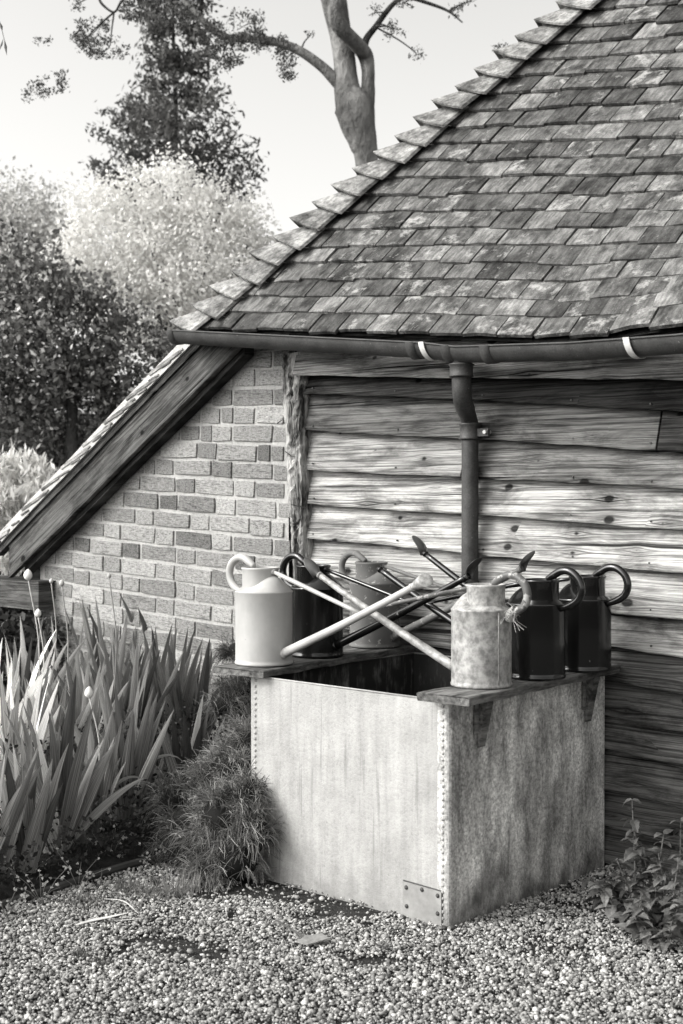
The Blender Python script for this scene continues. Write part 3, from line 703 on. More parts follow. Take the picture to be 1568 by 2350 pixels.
for v in (.155, .80):
    m = MB(); h = .165; w2 = .017; x0 = .006; x1 = .048
    m.v = [(x0, v-w2, -.001), (x1, v-w2, -.001), (x1, v+w2, -.001), (x0, v+w2, -.001), (x0, v-w2, -h), (x0+.006, v-w2, -h), (x0+.006, v+w2, -h), (x0, v+w2, -h)]
    m.f = [(0, 1, 2, 3), (4, 7, 6, 5), (0, 4, 5, 1), (1, 5, 6, 2), (2, 6, 7, 3), (3, 7, 4, 0)]
    br = obj('bracket', m.mesh('bracket', BOARD2), shR)
    obj('cleat', MB().box((.0065, v-w2-.020, -.12), (.012, v-w2-.001, -.003)).mesh('cleat', BOARD2), br)

# ============================================================ WATERING CANS
def can(label, px, side, mats, sc_=1.0, run=.60, rise=.27, rose='oval', body_h=.252, flip=1, twist=0.0):
    P_ = atz(px[0], px[1], TH_+.0315)
    ang = math.atan2(U[1], U[0])+(0 if side > 0 else PI)+twist
    t = thing('watering_can', label, 'watering can', (P_[0], P_[1], TH_+.0315), ang, 'watering cans on the cistern')
    body_m, sh_m, neck_m, hand_m, spout_m, brace_m, rose_m = mats
    R, hb, ht = .1*sc_, body_h*sc_, .335*sc_
    b = MB().lathe([(0, .004), (R*.97, .004), (R*1.0, .0), (R*1.022, .002), (R*1.022, .008), (R, .011), (R*.998, .02), (R, hb*.5), (R*.998, hb-.006), (R*1.012, hb-.003), (R*1.016, hb), (R*1.0, hb+.003)], 48)
    obj('body', b.mesh('body', body_m, True), t)
    rn, no = R*.63, -.018*sc_
    rows = []; K = 48; 
    for j in range(7):
        f = j/6; row = []
        for k in range(K+1):
            q = 2*PI*k/K; ca = math.cos(q)
            ox, oy = R*.995*math.cos(q), R*.995*math.sin(q); ix, iy = no+rn*math.cos(q), rn*math.sin(q)
            hump = max(0, math.cos(q))**2.2
            f2 = f**(1.0-.25*hump)
            z = hb+.001+(.014+.040*hump)*sc_*(math.sin(f*PI/2)**(.9) if hump > .01 else f)
            row.append((ox+(ix-ox)*f, oy+(iy-oy)*f, z))
        rows.append(row)
    obj('shoulder', MB().grid(rows).mesh('shoulder', sh_m, True), t)
    nk = MB().lathe([(rn, hb+.005), (rn, ht-.010), (rn+.0035, ht-.006), (rn+.004, ht-.001), (rn+.001, ht+.001), (rn-.002, ht-.003), (rn-.0025, hb+.01), (0, hb+.008)], 40, no)
    obj('neck', nk.mesh('neck', neck_m, True), t)
    x0 = no-rn
    hp = [(x0+.034, 0, ht+.002), (x0+.010, 0, ht+.016), (x0-.022, 0, ht+.032), (x0-.056, 0, ht+.030), (x0-.086, 0, ht+.008), (x0-.098, 0, ht-.026), (x0-.088, 0, ht-.058), (x0-.062, 0, hb+.004), (-R+.003, 0, hb-.014)]
    pth = smooth_path(hp, 6); nn = len(pth)
    obj('handle', MB().tube(pth, [.0135*sc_*(.75+.25*min(1, min(i, nn-1-i)/6)) for i in range(nn)], 14).mesh('handle', hand_m, True), t)
    s0 = Vector((R-.006, 0, .042*sc_)); s1 = Vector((R+run, 0, .042*sc_+rise)); d = (s1-s0).normalized()
    sr = lambda f: (.0165-.0055*f)*sc_
    NP = 14; m = MB().tube([s0+(s1-s0)*(i/NP)+Vector((0, 0, -.006*math.sin(PI*i/NP))) for i in range(NP+1)], [sr(i/NP) for i in range(NP+1)], 16)
    m.tube([s0-d*.004, s0+d*.010], [.021*sc_, .0175*sc_], 16)
    for f in (.985,): m.tube([s0+(s1-s0)*f-d*.004, s0+(s1-s0)*f+d*.004], sr(f)+.002, 14)
    obj('spout', m.mesh('spout', spout_m, True), t)
    bs = Vector((no+rn-.004, 0, ht-.012)); be = s0+(s1-s0)*.60+Vector((0, 0, .006))
    m = MB().tube([bs+(be-bs)*(i/8) for i in range(9)], [.0085*sc_*(.7+.3*min(1, i/1.5))*(1-.15*i/8) for i in range(9)], 12); m.tube([bs-Vector((.002, 0, 0)), bs+(be-bs).normalized()*.012], .0105*sc_, 10)
    obj('brace', m.mesh('brace', brace_m, True), t)
    if rose:
        e1 = Vector((0, 1, 0)); 
        if rose == 'round':
            nf = (d+Vector((0, -.75, .30))).normalized(); ra, rb, ctr = .026, .026, s1+d*.052; la = Vector((0, 0, 1)); la = (la-nf*la.dot(nf)).normalized(); lb = nf.cross(la)
        else:
            al = math.radians(52 if rose == 'down' else 44); la = Vector((math.cos(al), 0, math.sin(al))); nf = Vector((math.sin(al), 0, -math.cos(al))) if rose == 'down' else Vector((-math.sin(al), 0, math.cos(al)))
            lb = Vector((0, 1, 0)); ra, rb, ctr = .043, .029, s1+la*.040+nf*(.012)
        m = MB(); rings = []; n_ = 20
        r0 = sr(1)+.0005
        pa = Vector((0, 0, 1)); pa = (pa-d*pa.dot(d)).normalized(); pb = d.cross(pa)
        if pa.dot(la) < 0: pa, pb = -pa, -pb
        if pb.dot(lb) < 0: lb = -lb
        for f in (-.12, 0, .25, .55, .8, .93, 1.0, 1.0):
            g_ = max(0, f); gg = g_**1.0
            cc_ = s1*(1-gg)+ctr*gg if f >= 0 else s1+d*f*.12
            rings.append([cc_+(pa*(1-gg)+la*gg).normalized()*(r0+(ra-r0)*gg**.75)*math.cos(2*PI*k/n_)+(pb*(1-gg)+lb*gg).normalized()*(r0+(rb-r0)*gg**.75)*math.sin(2*PI*k/n_) for k in range(n_)])
        rings[-1] = [ctr+(p-ctr)*.9+nf*.002 for p in rings[-2]]
        vv = [p for q_ in rings for p in q_]; ff = [(i*n_+k, i*n_+(k+1) % n_, (i+1)*n_+(k+1) % n_, (i+1)*n_+k) for i in range(len(rings)-1) for k in range(n_)]; ff.append(tuple((len(rings)-1)*n_+k for k in range(n_)))
        m.add(vv, ff); obj('rose', m.mesh('rose', rose_m, True), t)
    return t, (R, hb, ht, x0)
c1_, _ = can('cream painted watering can at the near end of the left plank, with a round rose', (606,1522), 1, [CREAM]*6+[SPANG], 1.045, .60, .27, 'round')
can('glossy black watering can standing between the cream can and the dull grey can', (727,1503), 1, [BLACK]*5+[BLACK, DARKBRASS], 1.03, .62, .29, 'up')
can('dull grey flaking watering can at the far end of the left plank near the wall', (860,1482), 1, [GREYP]*6+[DARKBRASS], 1.02, .62, .30, 'up')
c4, dims4 = can('mottled bare galvanised watering can with twine round its handle, front of the right plank', (1105,1572), -1, [SPANG, SPANG2, SPANG2, BRASS, SPANG, BRASS, DARKBRASS], .975, .625, .29, 'down')
can('glossy black watering can in the middle of the right plank, spout without a rose', (1230,1553), -1, [BLACK]*6+[DARKBRASS], .985, .60, .30, None)
can('black watering can at the far end of the right plank beside the boarded wall', (1338,1535), -1, [BLACK]*6+[DARKBRASS], .985, .62, .35, 'up')
sm_ = MB().tube([(-.0985*.975*math.cos(.35), .0985*.975*math.sin(.35)*1, z) for z in (.0, .08, .16, .24)], .003, 6)
obj('seam', sm_.mesh('seam', SPANG, True), c4)
# twine bound round the foot of that handle
tw_c = Vector((c4.location.x, c4.location.y, c4.location.z))
Rz = Matrix.Rotation(c4.rotation_euler.z, 4, 'Z')
hb4 = dims4[1]; foot = tw_c+Rz@Vector((-.0975-.022, 0, hb4-.008))
axis = (Rz@Vector((-.7, 0, .7))).normalized(); m = MB(); r = random.Random(9); a = axis.cross(Vector((0, 0, 1))).normalized(); b = axis.cross(a)
pts = []
for i in range(120): q = i*.42; pts.append(axis*(-.022+.044*(i/120)+r.uniform(-.002, .002))+(a*math.cos(q)+b*math.sin(q))*(.0135+r.uniform(0, .003)))
m.tube(pts, .0021, 5)
for i in range(26):
    q = r.uniform(0, 6.28); p = axis*r.uniform(-.02, .02)+(a*math.cos(q)+b*math.sin(q))*.013; dd = (a*math.cos(q)+b*math.sin(q)+Vector((r.uniform(-.6, .6), r.uniform(-.6, .6), r.uniform(-1.2, .4)))).normalized(); l_ = r.uniform(.012, .045)
    m.tube([p, p+dd*l_*.5+Vector((0, 0, -.002)), p+dd*l_+Vector((r.uniform(-.01, .01), 0, -.008))], .0008, 4)
tag(obj('twine', m.mesh('twine', TWINE), None, foot), 'frayed twine wound round the handle foot of the bare galvanised can', 'twine')

# ============================================================ GRAVEL
def icosa():
    t = (1+5**.5)/2; v = np.array([(-1,t,0),(1,t,0),(-1,-t,0),(1,-t,0),(0,-1,t),(0,1,t),(0,-1,-t),(0,1,-t),(t,0,-1),(t,0,1),(-t,0,-1),(-t,0,1)], float); v /= np.linalg.norm(v[0])
    f = np.array([(0,11,5),(0,5,1),(0,1,7),(0,7,10),(0,10,11),(1,5,9),(5,11,4),(11,10,2),(10,7,6),(7,1,8),(3,9,4),(3,4,2),(3,2,6),(3,6,8),(3,8,9),(4,9,5),(2,4,11),(6,2,10),(8,6,7),(9,8,1)])
    return v, f
IV, IF = icosa()
def rotmats(n, flat=.5):
    a = rng.uniform(0, 2*PI, n); b = rng.normal(0, flat, n); c = rng.normal(0, flat, n)
    ca, sa, cb, sb, cc, s_c = np.cos(a), np.sin(a), np.cos(b), np.sin(b), np.cos(c), np.sin(c)
    Z = np.zeros(n); O = np.ones(n)
    Rz_ = np.stack([np.stack([ca,-sa,Z],1), np.stack([sa,ca,Z],1), np.stack([Z,Z,O],1)],1)
    Rx = np.stack([np.stack([O,Z,Z],1), np.stack([Z,cb,-sb],1), np.stack([Z,sb,cb],1)],1)
    Ry = np.stack([np.stack([cc,Z,s_c],1), np.stack([Z,O,Z],1), np.stack([-s_c,Z,cc],1)],1)
    return Rz_@Rx@Ry
def vnoise(x, y, f, seed=0):
    def h(i, j): return (np.sin(i*127.1+j*311.7+seed*17.3)*43758.5453) % 1
    x = x*f; y = y*f; i = np.floor(x); j = np.floor(y); a = x-i; b = y-j; a = a*a*(3-2*a); b = b*b*(3-2*b)
    return (h(i,j)*(1-a)+h(i+1,j)*a)*(1-b)+(h(i,j+1)*(1-a)+h(i+1,j+1)*a)*b
N = 215000
gx = rng.uniform(-2.1, 2.3, N); gy = rng.uniform(2.9, 5.35, N)
halfw = .285*gy+.22; thin = (np.abs(gx) > halfw) & (rng.uniform(0, 1, N) < .5); halfw = halfw+.6
ok = (np.abs(gx) < halfw) & ~thin
ey = np.interp(gx, [e[0] for e in EDGE], [e[1] for e in EDGE])
ok &= ~((gx < FC[0]-.6) & (gy > ey+.06))
tu = (gx-FC[0])*U[0]+(gy-FC[1])*U[1]; tv = (gx-FC[0])*V[0]+(gy-FC[1])*V[1]
ok &= ~((tu < .01) & (tu > -.87) & (tv > .01)); ok &= ~(tv > .93)
dens = .97*np.ones(N)
def bare(px, py, rx, ry, k):
    global dens
    c = atz(px, py, 0); sx = rx/F*c[1]; sy = abs(atz(px, py-ry, 0)[1]-c[1])
    q = ((gx-c[0])/sx)**2+((gy-c[1])/sy)**2; q = q*(1+.9*(vnoise(gx, gy, 14, 3)-.5)*2)
    dens = dens*(1-min(1, k*1.08)*np.clip(1.7-q, 0, 1))
for a in ((735,2058,110,24,1.0),(800,2090,70,16,.9),(560,2040,110,20,.9),(430,2178,85,16,.8),(350,2160,40,10,.6),(870,2205,60,12,.75),(330,2120,90,9,.4),(1180,2045,120,26,.35),(1290,2030,120,18,.55),(240,2200,60,14,.4),(620,2300,60,12,.3),(1250,2180,90,14,.45),(1450,2085,150,14,.6),(1050,2240,50,12,.4)): bare(*a)
dens = np.maximum(dens, .13); dens *= np.clip(.55+1.1*vnoise(gx, gy, 5, 1)*.9+.3*vnoise(gx, gy, 23, 2), .25, 1)
dens *= np.clip((ey+.10-gy)/.25+ (gx > FC[0]-.45)*9, .25, 1)
ok &= rng.uniform(0, 1, N) < dens
gx, gy, dens = gx[ok], gy[ok], dens[ok]; n = len(gx)
S = rng.gamma(4, .0040/4, n)[:, None]*np.stack([rng.uniform(.85, 1.35, n), rng.uniform(.75, 1.05, n), rng.uniform(.45, .75, n)], 1)
S = np.clip(S, .0013, .0115)
R_ = rotmats(n, .38); base = IV[None]*(1+rng.uniform(-.27, .27, (n, 12, 1)))
pv = np.einsum('nij,nkj->nki', R_, base*S[:, None, :])
gz = rng.uniform(-.001, .007, n)*np.clip(dens, .3, 1)+.002*vnoise(gx, gy, 3, 5)
pv += np.stack([gx, gy, gz], 1)[:, None, :]
tone = np.clip(rng.normal(.31, .12, n), .05, .60)*np.where(rng.uniform(0, 1, n) < .12, .45, 1)*np.where(rng.uniform(0, 1, n) < .08, 1.5, 1)
fv = (IF[None]+12*np.arange(n)[:, None, None]).reshape(-1, 3)
tag(obj('gravel', bigmesh('gravel', pv.reshape(-1, 3), fv, m_pebble(), False, np.repeat(tone, 12))), kind='stuff')
print('pebbles', n)

# ============================================================ PLANT HELPERS
def blade_mesh(length, width, az, lean, curl, twist=0.0, seg=12, name='leaf', facing=None):
    # centre line leans in direction az, drooping by curl; blade face turned by facing
    pos = Vector((0, 0, 0)); th_ = lean; rows = []; hdir = Vector((math.cos(az), math.sin(az), 0)); uvs = []
    fn = facing if facing is not None else az+PI/2
    for i in range(seg+1):
        t = i/seg; d = Vector((0, 0, 1))*math.cos(th_)+hdir*math.sin(th_)
        nrm = Vector((math.cos(fn+twist*t), math.sin(fn+twist*t), 0)); s = d.cross(nrm); s.normalize(); nn = s.cross(d).normalized()
        wv = width*(.45+.55*min(1, t*2.2))*(max(0, 1-t**2.6)**.9)*.5+.0004
        rows.append([pos-s*wv, pos-s*wv*.5+nn*wv*.10, pos+nn*wv*.22, pos+s*wv*.5+nn*wv*.10, pos+s*wv])
        pos = pos+d*(length/seg); th_ += curl*(t**1.6)/seg*2.6
    m = MB().grid(rows); me = m.mesh(name, BLADE, True)
    uvl = me.uv_layers.new(name='UVMap'); nv = 5
    for lp in me.loops: i, j = divmod(lp.vertex_index, nv); uvl.data[lp.index].uv = (j/4, i/seg)
    return me
WD = ['upright', 'leaning', 'broad', 'narrow', 'ragged', 'tall', 'short', 'dense']
def clump(px, py, n, hgt, spread, tone, label, wd=.034, seed=0, z=.05, extra=()):
    P_ = atz(px, py, z); r = random.Random(seed); t = thing('sword_leaf_plant', label, 'plant', (P_[0], P_[1], z), 0, 'sword-leaved plants in the bed')
    fan = r.uniform(-.5, .5)
    n += 6; hgt *= 1.0+.14*(py < 1830)
    for k in range(n):
        f = (k/(n-1)-.5)*2 if n > 1 else 0; az = (fan if f > 0 else fan+PI)+r.uniform(-.7, .7); ln = hgt*r.uniform(.72, 1.06)*(1-.12*abs(f))
        me = blade_mesh(ln, wd*r.uniform(1.0, 1.6), az, abs(f)*spread+r.uniform(0, .07), r.choice([.05, .1, .15, .25, .5 if abs(f) > .5 else .1]), r.uniform(-.5, .5), facing=-PI/2+r.uniform(-.9, .9))
        obj('leaf', me, t, (r.uniform(-.035, .035), r.uniform(-.04, .04), -.01), tone=tone*1.1*r.choice([.3, .5, .7, .9, 1.0, 1.2, 1.6]))
    for (az, lean, curl, ln, w_) in extra:
        obj('leaf', blade_mesh(ln, w_, az, lean, curl, 0, 16, facing=-PI/2+.1), t, (0, 0, 0), tone=tone*1.5)
    return t
CL = [ # px, py (foot), leaves, height, spread, tone (sun and shade painted in), width, label
 (-20,2010,9,.60,.42,.26,.036,'sword-leaved plant cut by the left edge of the picture, nearest the path'),
 (60,2000,10,.50,.30,.27,.034,'sword-leaved plant of narrow upright leaves at the front left corner of the bed'),
 (135,1960,11,.66,.42,.24,.040,'broad-leaved sword plant behind the small white flowers, one long leaf bent low to the right'),
 (215,1925,8,.50,.40,.22,.034,'short sword-leaved plant with a folded tip near the bed edge'),
 (285,1900,11,.62,.40,.25,.038,'spreading sword-leaved plant with a pale leaf curving towards the feathery mound'),
 (345,1850,7,.42,.42,.17,.030,'small sword-leaved plant painted dark as if shaded, at the foot of the feathery mound'),
 (30,1900,10,.72,.34,.85,.042,'sword-leaved plant painted pale as if sunlit, on the far left behind the front row'),
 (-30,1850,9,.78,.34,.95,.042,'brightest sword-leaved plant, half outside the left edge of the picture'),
 (110,1860,10,.68,.36,.32,.038,'dense sword-leaved plant below the poppy buds'),
 (200,1840,10,.66,.34,.28,.040,'mid-bed sword-leaved plant with pale streaked leaves'),
 (290,1810,10,.66,.34,.26,.040,'mid-bed sword-leaved plant crossed by leaning leaves from its neighbour'),
 (380,1790,10,.64,.32,.21,.040,'sword-leaved plant with a kinked leaf below the brick wall'),
 (60,1760,9,.66,.30,.36,.036,'sword-leaved plant behind the pale ones, under the single poppy head'),
 (150,1750,9,.62,.32,.30,.036,'sword-leaved plant in the back row beneath the lowest bricks'),
 (240,1730,9,.72,.30,.26,.038,'back-row sword-leaved plant with short even leaves'),
 (320,1720,10,.92,.34,.20,.046,'tall dark sword-leaved plant with leaves crossing the lower bricks'),
 (395,1715,10,1.0,.24,.18,.052,'tallest sword-leaved plant, broad dark leaves standing up against the brick wall'),
 (455,1720,10,.84,.26,.17,.046,'dark upright sword-leaved plant nearest the cream watering can'),
 (440,1800,9,.60,.30,.19,.040,'sword-leaved plant with long ribbed leaves beside the feathery mound'),
 (345,1760,8,.66,.34,.22,.044,'sword-leaved plant of crossing leaves between the tall dark pair and the middle row'),
 (230,1790,8,.66,.36,.30,.040,'sword-leaved plant with long slanting leaves in the middle of the bed'),
 (20,1820,8,.72,.30,.9,.038,'sword-leaved plant with fine leaves painted pale as if sunlit, near the left edge'),
 (420,1870,7,.50,.34,.16,.036,'sword-leaved plant painted dark as if shaded, whose leaves touch the feathery mound'),
 (500,1730,7,.50,.36,.13,.034,'sword-leaved plant leaning right under the end of the left plank'),
]
for i, (px, py, n, h, s, tn, wd, lb) in enumerate(CL):
    ex = []
    if i == 2: ex = [(0.2, .75, .55, .42, .036)]
    if i == 4: ex = [(0.0, .80, 1.5, .36, .030), (.15, .2, 2.6, .42, .022)]
    if i == 3: ex = [(.3, .25, 2.4, .34, .022)]
    clump(px, py, n, h, s, tn, lb, wd, 40+i, extra=ex)

def leaves_mesh(name, centers, size, mt, tones, aspect=.55, droop=0.0, curv=True):
    n = len(centers); c = np.asarray(centers); 
    a = rng.normal(0, 1, (n, 3)); a[:, 2] -= droop; a /= np.linalg.norm(a, axis=1)[:, None]
    b = rng.normal(0, 1, (n, 3)); b -= a*(a*b).sum(1)[:, None]; b /= np.linalg.norm(b, axis=1)[:, None]
    s = (np.asarray(size)*rng.uniform(.6, 1.35, n))[:, None]
    q = np.stack([c-a*s*.5, c+b*s*aspect*.5, c+a*s*.5, c-b*s*aspect*.5], 1)
    f = np.arange(4*n).reshape(n, 4)
    return bigmesh(name, q.reshape(-1, 3), f, mt, False, np.repeat(tones, 4))
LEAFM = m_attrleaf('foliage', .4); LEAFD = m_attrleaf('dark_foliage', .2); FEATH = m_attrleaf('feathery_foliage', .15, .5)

DARKIN = m_plain('core_shade', .018, .95, 0, .05)
# ---- feathery mounds left of the cistern
def feathery(px, py, lumps, label, tone, ln=.075):
    c = atz(px, py, 0); r = rng; t = thing('feathery_plant', label, 'plant', (c[0], c[1], 0), 0, 'feathery plants beside the cistern')
    core = MB(); QS = []; TS = []
    for (ox, oy, oz, rx, rz, n) in lumps:
        rows = []
        for i in range(9):
            f = PI*i/8*.98; rows.append([(ox+rx*.80*math.sin(f)*math.cos(q*PI/6), oy+rx*.80*math.sin(f)*math.sin(q*PI/6), max(.0, oz+rz*.80*math.cos(f))) for q in range(13)])
        core.grid(rows)
        ng = max(6, n//26); az = r.uniform(0, 2*PI, ng); el = np.arccos(r.uniform(-.7, 1, ng)); gn = np.stack([np.sin(el)*np.cos(az), np.sin(el)*np.sin(az), np.cos(el)], 1)
        gc = gn*np.array([rx, rx, rz])*r.uniform(.72, 1.02, (ng, 1))+[ox, oy, oz]; gi = r.integers(0, ng, n); gt = r.uniform(.25, 1.25, ng)
        p0 = gc[gi]+r.normal(0, .009, (n, 3)); d = gn[gi]*.8+r.normal(0, .55, (n, 3))+np.array([0, 0, .25]); d /= np.linalg.norm(d, axis=1)[:, None]
        L_ = ln*r.uniform(.45, 1.25, n)[:, None]; seg = 5; P_ = [p0]; dd = d.copy(); curl = r.normal(0, .16, (n, 3))
        for i in range(seg): P_.append(P_[-1]+dd*L_/seg); dd = dd+np.array([0, 0, -.34])+curl; dd /= np.linalg.norm(dd, axis=1)[:, None]
        side = np.cross(d, np.array([.2, -1, .1])); side /= np.linalg.norm(side, axis=1)[:, None]+1e-6; wv = [.0008, .0010, .0010, .0009, .0008, .0003]
        Q = np.stack([np.stack([P_[i]-side*wv[i], P_[i]+side*wv[i]], 1) for i in range(seg+1)], 1).reshape(n, -1, 3); Q[:, :, 2] = np.maximum(Q[:, :, 2], .004); QS.append(Q)
        TS.append(np.clip(tone*gt[gi]*r.uniform(.3, 1.5, n), .015, .9))
    Q = np.concatenate(QS); n = len(Q); f = np.array([(2*i, 2*i+1, 2*i+3, 2*i+2) for i in range(5)]); ff = (f[None]+Q.shape[1]*np.arange(n)[:, None, None]).reshape(-1, 4)
    obj('dark_core', core.mesh('dark_core', DARKIN, True), t)  # opaque dark core added, the mound's inner shade put into its colour
    tag(obj('foliage', bigmesh('foliage', Q.reshape(-1, 3), ff, FEATH, False, np.repeat(np.concatenate(TS), Q.shape[1])), t), kind='stuff')
feathery(545, 2025, [(0,0,.10,.10,.12,1400),(-.05,.04,.21,.10,.12,1500),(.02,.02,.27,.06,.05,500),(-.09,.0,.05,.08,.06,600),(.055,-.005,.18,.07,.10,800),(-.10,.06,.12,.10,.12,1100),(.03,.05,.30,.07,.07,700)], 'feathery thread-leaved mound nearest the gravel, spilling over the cistern edge', .26)
feathery(430, 1990, [(0,0,.12,.12,.12,1100),(.08,.10,.20,.11,.11,1200),(.03,-.03,.06,.10,.05,700),(-.06,.10,.22,.07,.07,500)], 'darker feathery thread-leaved mound between the sword leaves and the big mound', .13)
feathery(535, 1975, [(0,0,.34,.10,.09,1300),(-.07,.03,.28,.10,.10,1200),(.05,.05,.42,.07,.07,800)], 'feathery thread-leaved mound in the middle, above the lowest one', .24)
feathery(530, 1850, [(0,0,.46,.11,.09,1200),(.07,.05,.52,.08,.07,700)], 'feathery thread-leaved mound under the end of the left plank', .18)
feathery(545, 1800, [(0,0,.62,.06,.06,500)], 'dark feathery tuft tucked behind the cistern corner below the plank', .14)

# ---- poppies
def poppy(px, top, foot, hr, label, tone, depth, bend=.02):
    A = aty(foot[0], foot[1], depth); B = aty(px, top, depth); t = thing('poppy', label, 'poppy', A, 0, 'poppies rising from the bed')
    Bv = Vector(B-A); mid = Bv*.5+Vector((bend, 0, 0)); m = MB().tube(smooth_path([(0, 0, 0), mid, Bv], 5), .0028, 6); mt = m_plain('poppy_stem', .4*tone)
    obj('stem', m.mesh('stem', mt, True), t)
    h = MB(); rows = []
    for i in range(9):
        f = i/8; rr = hr*math.sin(PI*f**.85)**.7*(1+.0*f)
        rows.append([(rr*math.cos(q*PI/6)*(1+.08*math.sin(q*3)), rr*math.sin(q*PI/6), (f-.1)*hr*2.7) for q in range(13)])
    obj('seed_head', h.grid(rows).mesh('seed_head', m_plain('poppy_head', .6*tone, .7, bump=.3), True), t, Bv)
poppy(65, 1330, (90,1600), .019, 'pale poppy bud on a tall stem standing before the dark wall plate', 1.3, 5.6)
poppy(88, 1415, (92,1600), .014, 'pale withered poppy flower low on its stem above the bright leaves', 1.4, 5.5)
poppy(142, 1345, (150,1600), .012, 'round poppy seed head in front of the bricks at the left', .8, 5.7)
poppy(118, 1338, (120,1560), .009, 'small flat-topped poppy seed head near the wall plate', .8, 5.8)
poppy(251, 1326, (262,1600), .009, 'thin poppy seed head on a fine stem before the middle bricks', .7, 5.8)
poppy(205, 1600, (225,1800), .017, 'nodding poppy bud among the pale sword leaves', 1.2, 4.9)

# ---- low weeds with tiny starry flowers and grass at the bed edge
def weed(px, py, label, n=26, spread=.12, tone=.5, h=.10):
    c = atz(px, py, .0); t = thing('chickweed', label, 'weed', c, 0, 'starry weeds at the bed edge'); r = random.Random(px); m = MB(); star = MB()
    for k in range(n//3):
        az = r.uniform(0, 6.28); l_ = r.uniform(.3, 1)*spread; e = Vector((math.cos(az)*l_, math.sin(az)*l_*.6, h*r.uniform(.3, 1.3))); m.tube([(0, 0, 0), e*.5+Vector((0, 0, .015)), e], .0009, 4, False)
        for q in range(4):
            f = r.uniform(.4, 1.05); p = e*f+Vector((r.uniform(-.012, .012), r.uniform(-.012, .012), r.uniform(-.006, .012)))
            for s in range(5):
                a = s*1.257+r.uniform(-.3, .3); d = Vector((math.cos(a), r.uniform(-.5, .5), math.sin(a))).normalized(); sd_ = d.cross(Vector((0, -1, .2))).normalized(); L_ = r.uniform(.004, .008)
                star.add([p, p+d*L_*.5+sd_*.0018, p+d*L_, p+d*L_*.5-sd_*.0018], [(0, 1, 2, 3)])
    obj('stem', m.mesh('stem', STRAWD), t); tag(obj('flowers', star.mesh('flowers', WHITE2), t), kind='stuff')
STRAWD = m_plain('weed_stem', .14); WHITE2 = m_plain('weed_flower', .34)
for px, py, lb in ((45,2040,'starry white weed at the foot of the front left sword plant'), (95,2075,'starry white weed sprawling onto the gravel at the bed corner'), (180,2040,'starry white weed trailing along the timber edging'), (15,2110,'starry white weed at the left edge of the picture'), (250,1985,'starry white weed in the shade under the broad sword leaves'), (365,1990,'sparse weed beside the grass tuft at the end of the edging')):
    weed(px, py, lb)
def tuft(px, py, label, n=60, h=.06, tone=.25, sp_=.03):
    c = atz(px, py, 0); v = []; f = []; tn = []; 
    for k in range(n):
        a = rng.uniform(0, 6.28); ln = h*rng.uniform(.5, 1.2); le = rng.uniform(.1, 1.0); d = np.array([math.cos(a)*math.sin(le), math.sin(a)*math.sin(le), math.cos(le)]); b = np.array([rng.normal(0, sp_), rng.normal(0, sp_*.6), 0])
        s = np.array([-math.sin(a), math.cos(a), 0])*.0013 if abs(math.sin(a)) > .3 else np.array([.0013, 0, 0]); i = len(v)
        p1 = b+d*ln*.55; p2 = b+d*ln+np.array([0, 0, -.25*ln*le]); v += [b-s, b+s, p1+s*.8, p1-s*.8, p2, p2+s*.2]; f += [(i, i+1, i+2, i+3), (i+3, i+2, i+5, i+4)]; tn += [tone*rng.uniform(.5, 1.5)]*6
    return tag(obj('grass_tuft', bigmesh('grass_tuft', np.array(v), np.array(f), LEAFM, False, np.array(tn)), None, c), label, 'grass', 'grass tufts', 'stuff')
tuft(425, 2045, 'dry grass tuft between the bed corner and the feathery mound', 160, .09, .30, .05)
tuft(370, 2060, 'low grass tuft where the timber edging ends', 120, .06, .2, .05)
tuft(800, 2052, 'single thin grass tuft growing against the cistern foot', 16, .09, .25, .006)
tuft(745, 2024, 'wispy grass tuft by the cistern wall left of the bare soil', 10, .08, .22, .01)
tuft(185, 2195, 'short grass tuft in the open gravel at the left', 90, .028, .12, .02); tuft(240, 2215, 'short grass tuft right of the first one in the gravel', 70, .026, .12, .02)
tuft(110, 2240, 'flat grass tuft in the gravel near the left edge', 70, .022, .12, .03); tuft(350, 2140, 'tiny grass tuft by the dry straw', 60, .026, .13, .015)
tuft(290, 2045, 'grass fringe tuft in front of the timber edging', 130, .06, .16, .06); tuft(200, 2075, 'grass fringe tuft beside the trailing weed', 130, .06, .15, .06)
tuft(1300, 1995, 'thin dry stalks against the right foot of the cistern', 8, .08, .3, .006); tuft(1500, 2105, 'dead stalks lying below the leafy plants at the right', 24, .09, .22, .06)
# low dark growth between the sword-leaved plants
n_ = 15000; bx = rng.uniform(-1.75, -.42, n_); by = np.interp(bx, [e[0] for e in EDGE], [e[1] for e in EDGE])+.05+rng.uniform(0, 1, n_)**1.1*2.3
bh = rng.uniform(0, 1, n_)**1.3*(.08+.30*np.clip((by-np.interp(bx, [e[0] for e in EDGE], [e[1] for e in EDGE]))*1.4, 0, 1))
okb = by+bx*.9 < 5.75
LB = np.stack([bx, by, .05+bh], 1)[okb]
tag(obj('ground_cover', leaves_mesh('ground_cover', LB, .022, LEAFD, rng.uniform(.01, .06, len(LB)), .6)), 'dark low leaves filling the bed between the sword-leaved plants', 'ground cover', kind='stuff')
# edging timber
ed = [Vector(EDGE[i])+Vector((0, .01, .014)) for i in range(0, 6)]
tag(obj('edging_timber', MB().tube(smooth_path(ed, 5), .015, 8).mesh('edging_timber', m_plain('damp_timber', .05, .9, bump=.6))), 'dark half-buried timber edging along the front of the bed', 'edging')

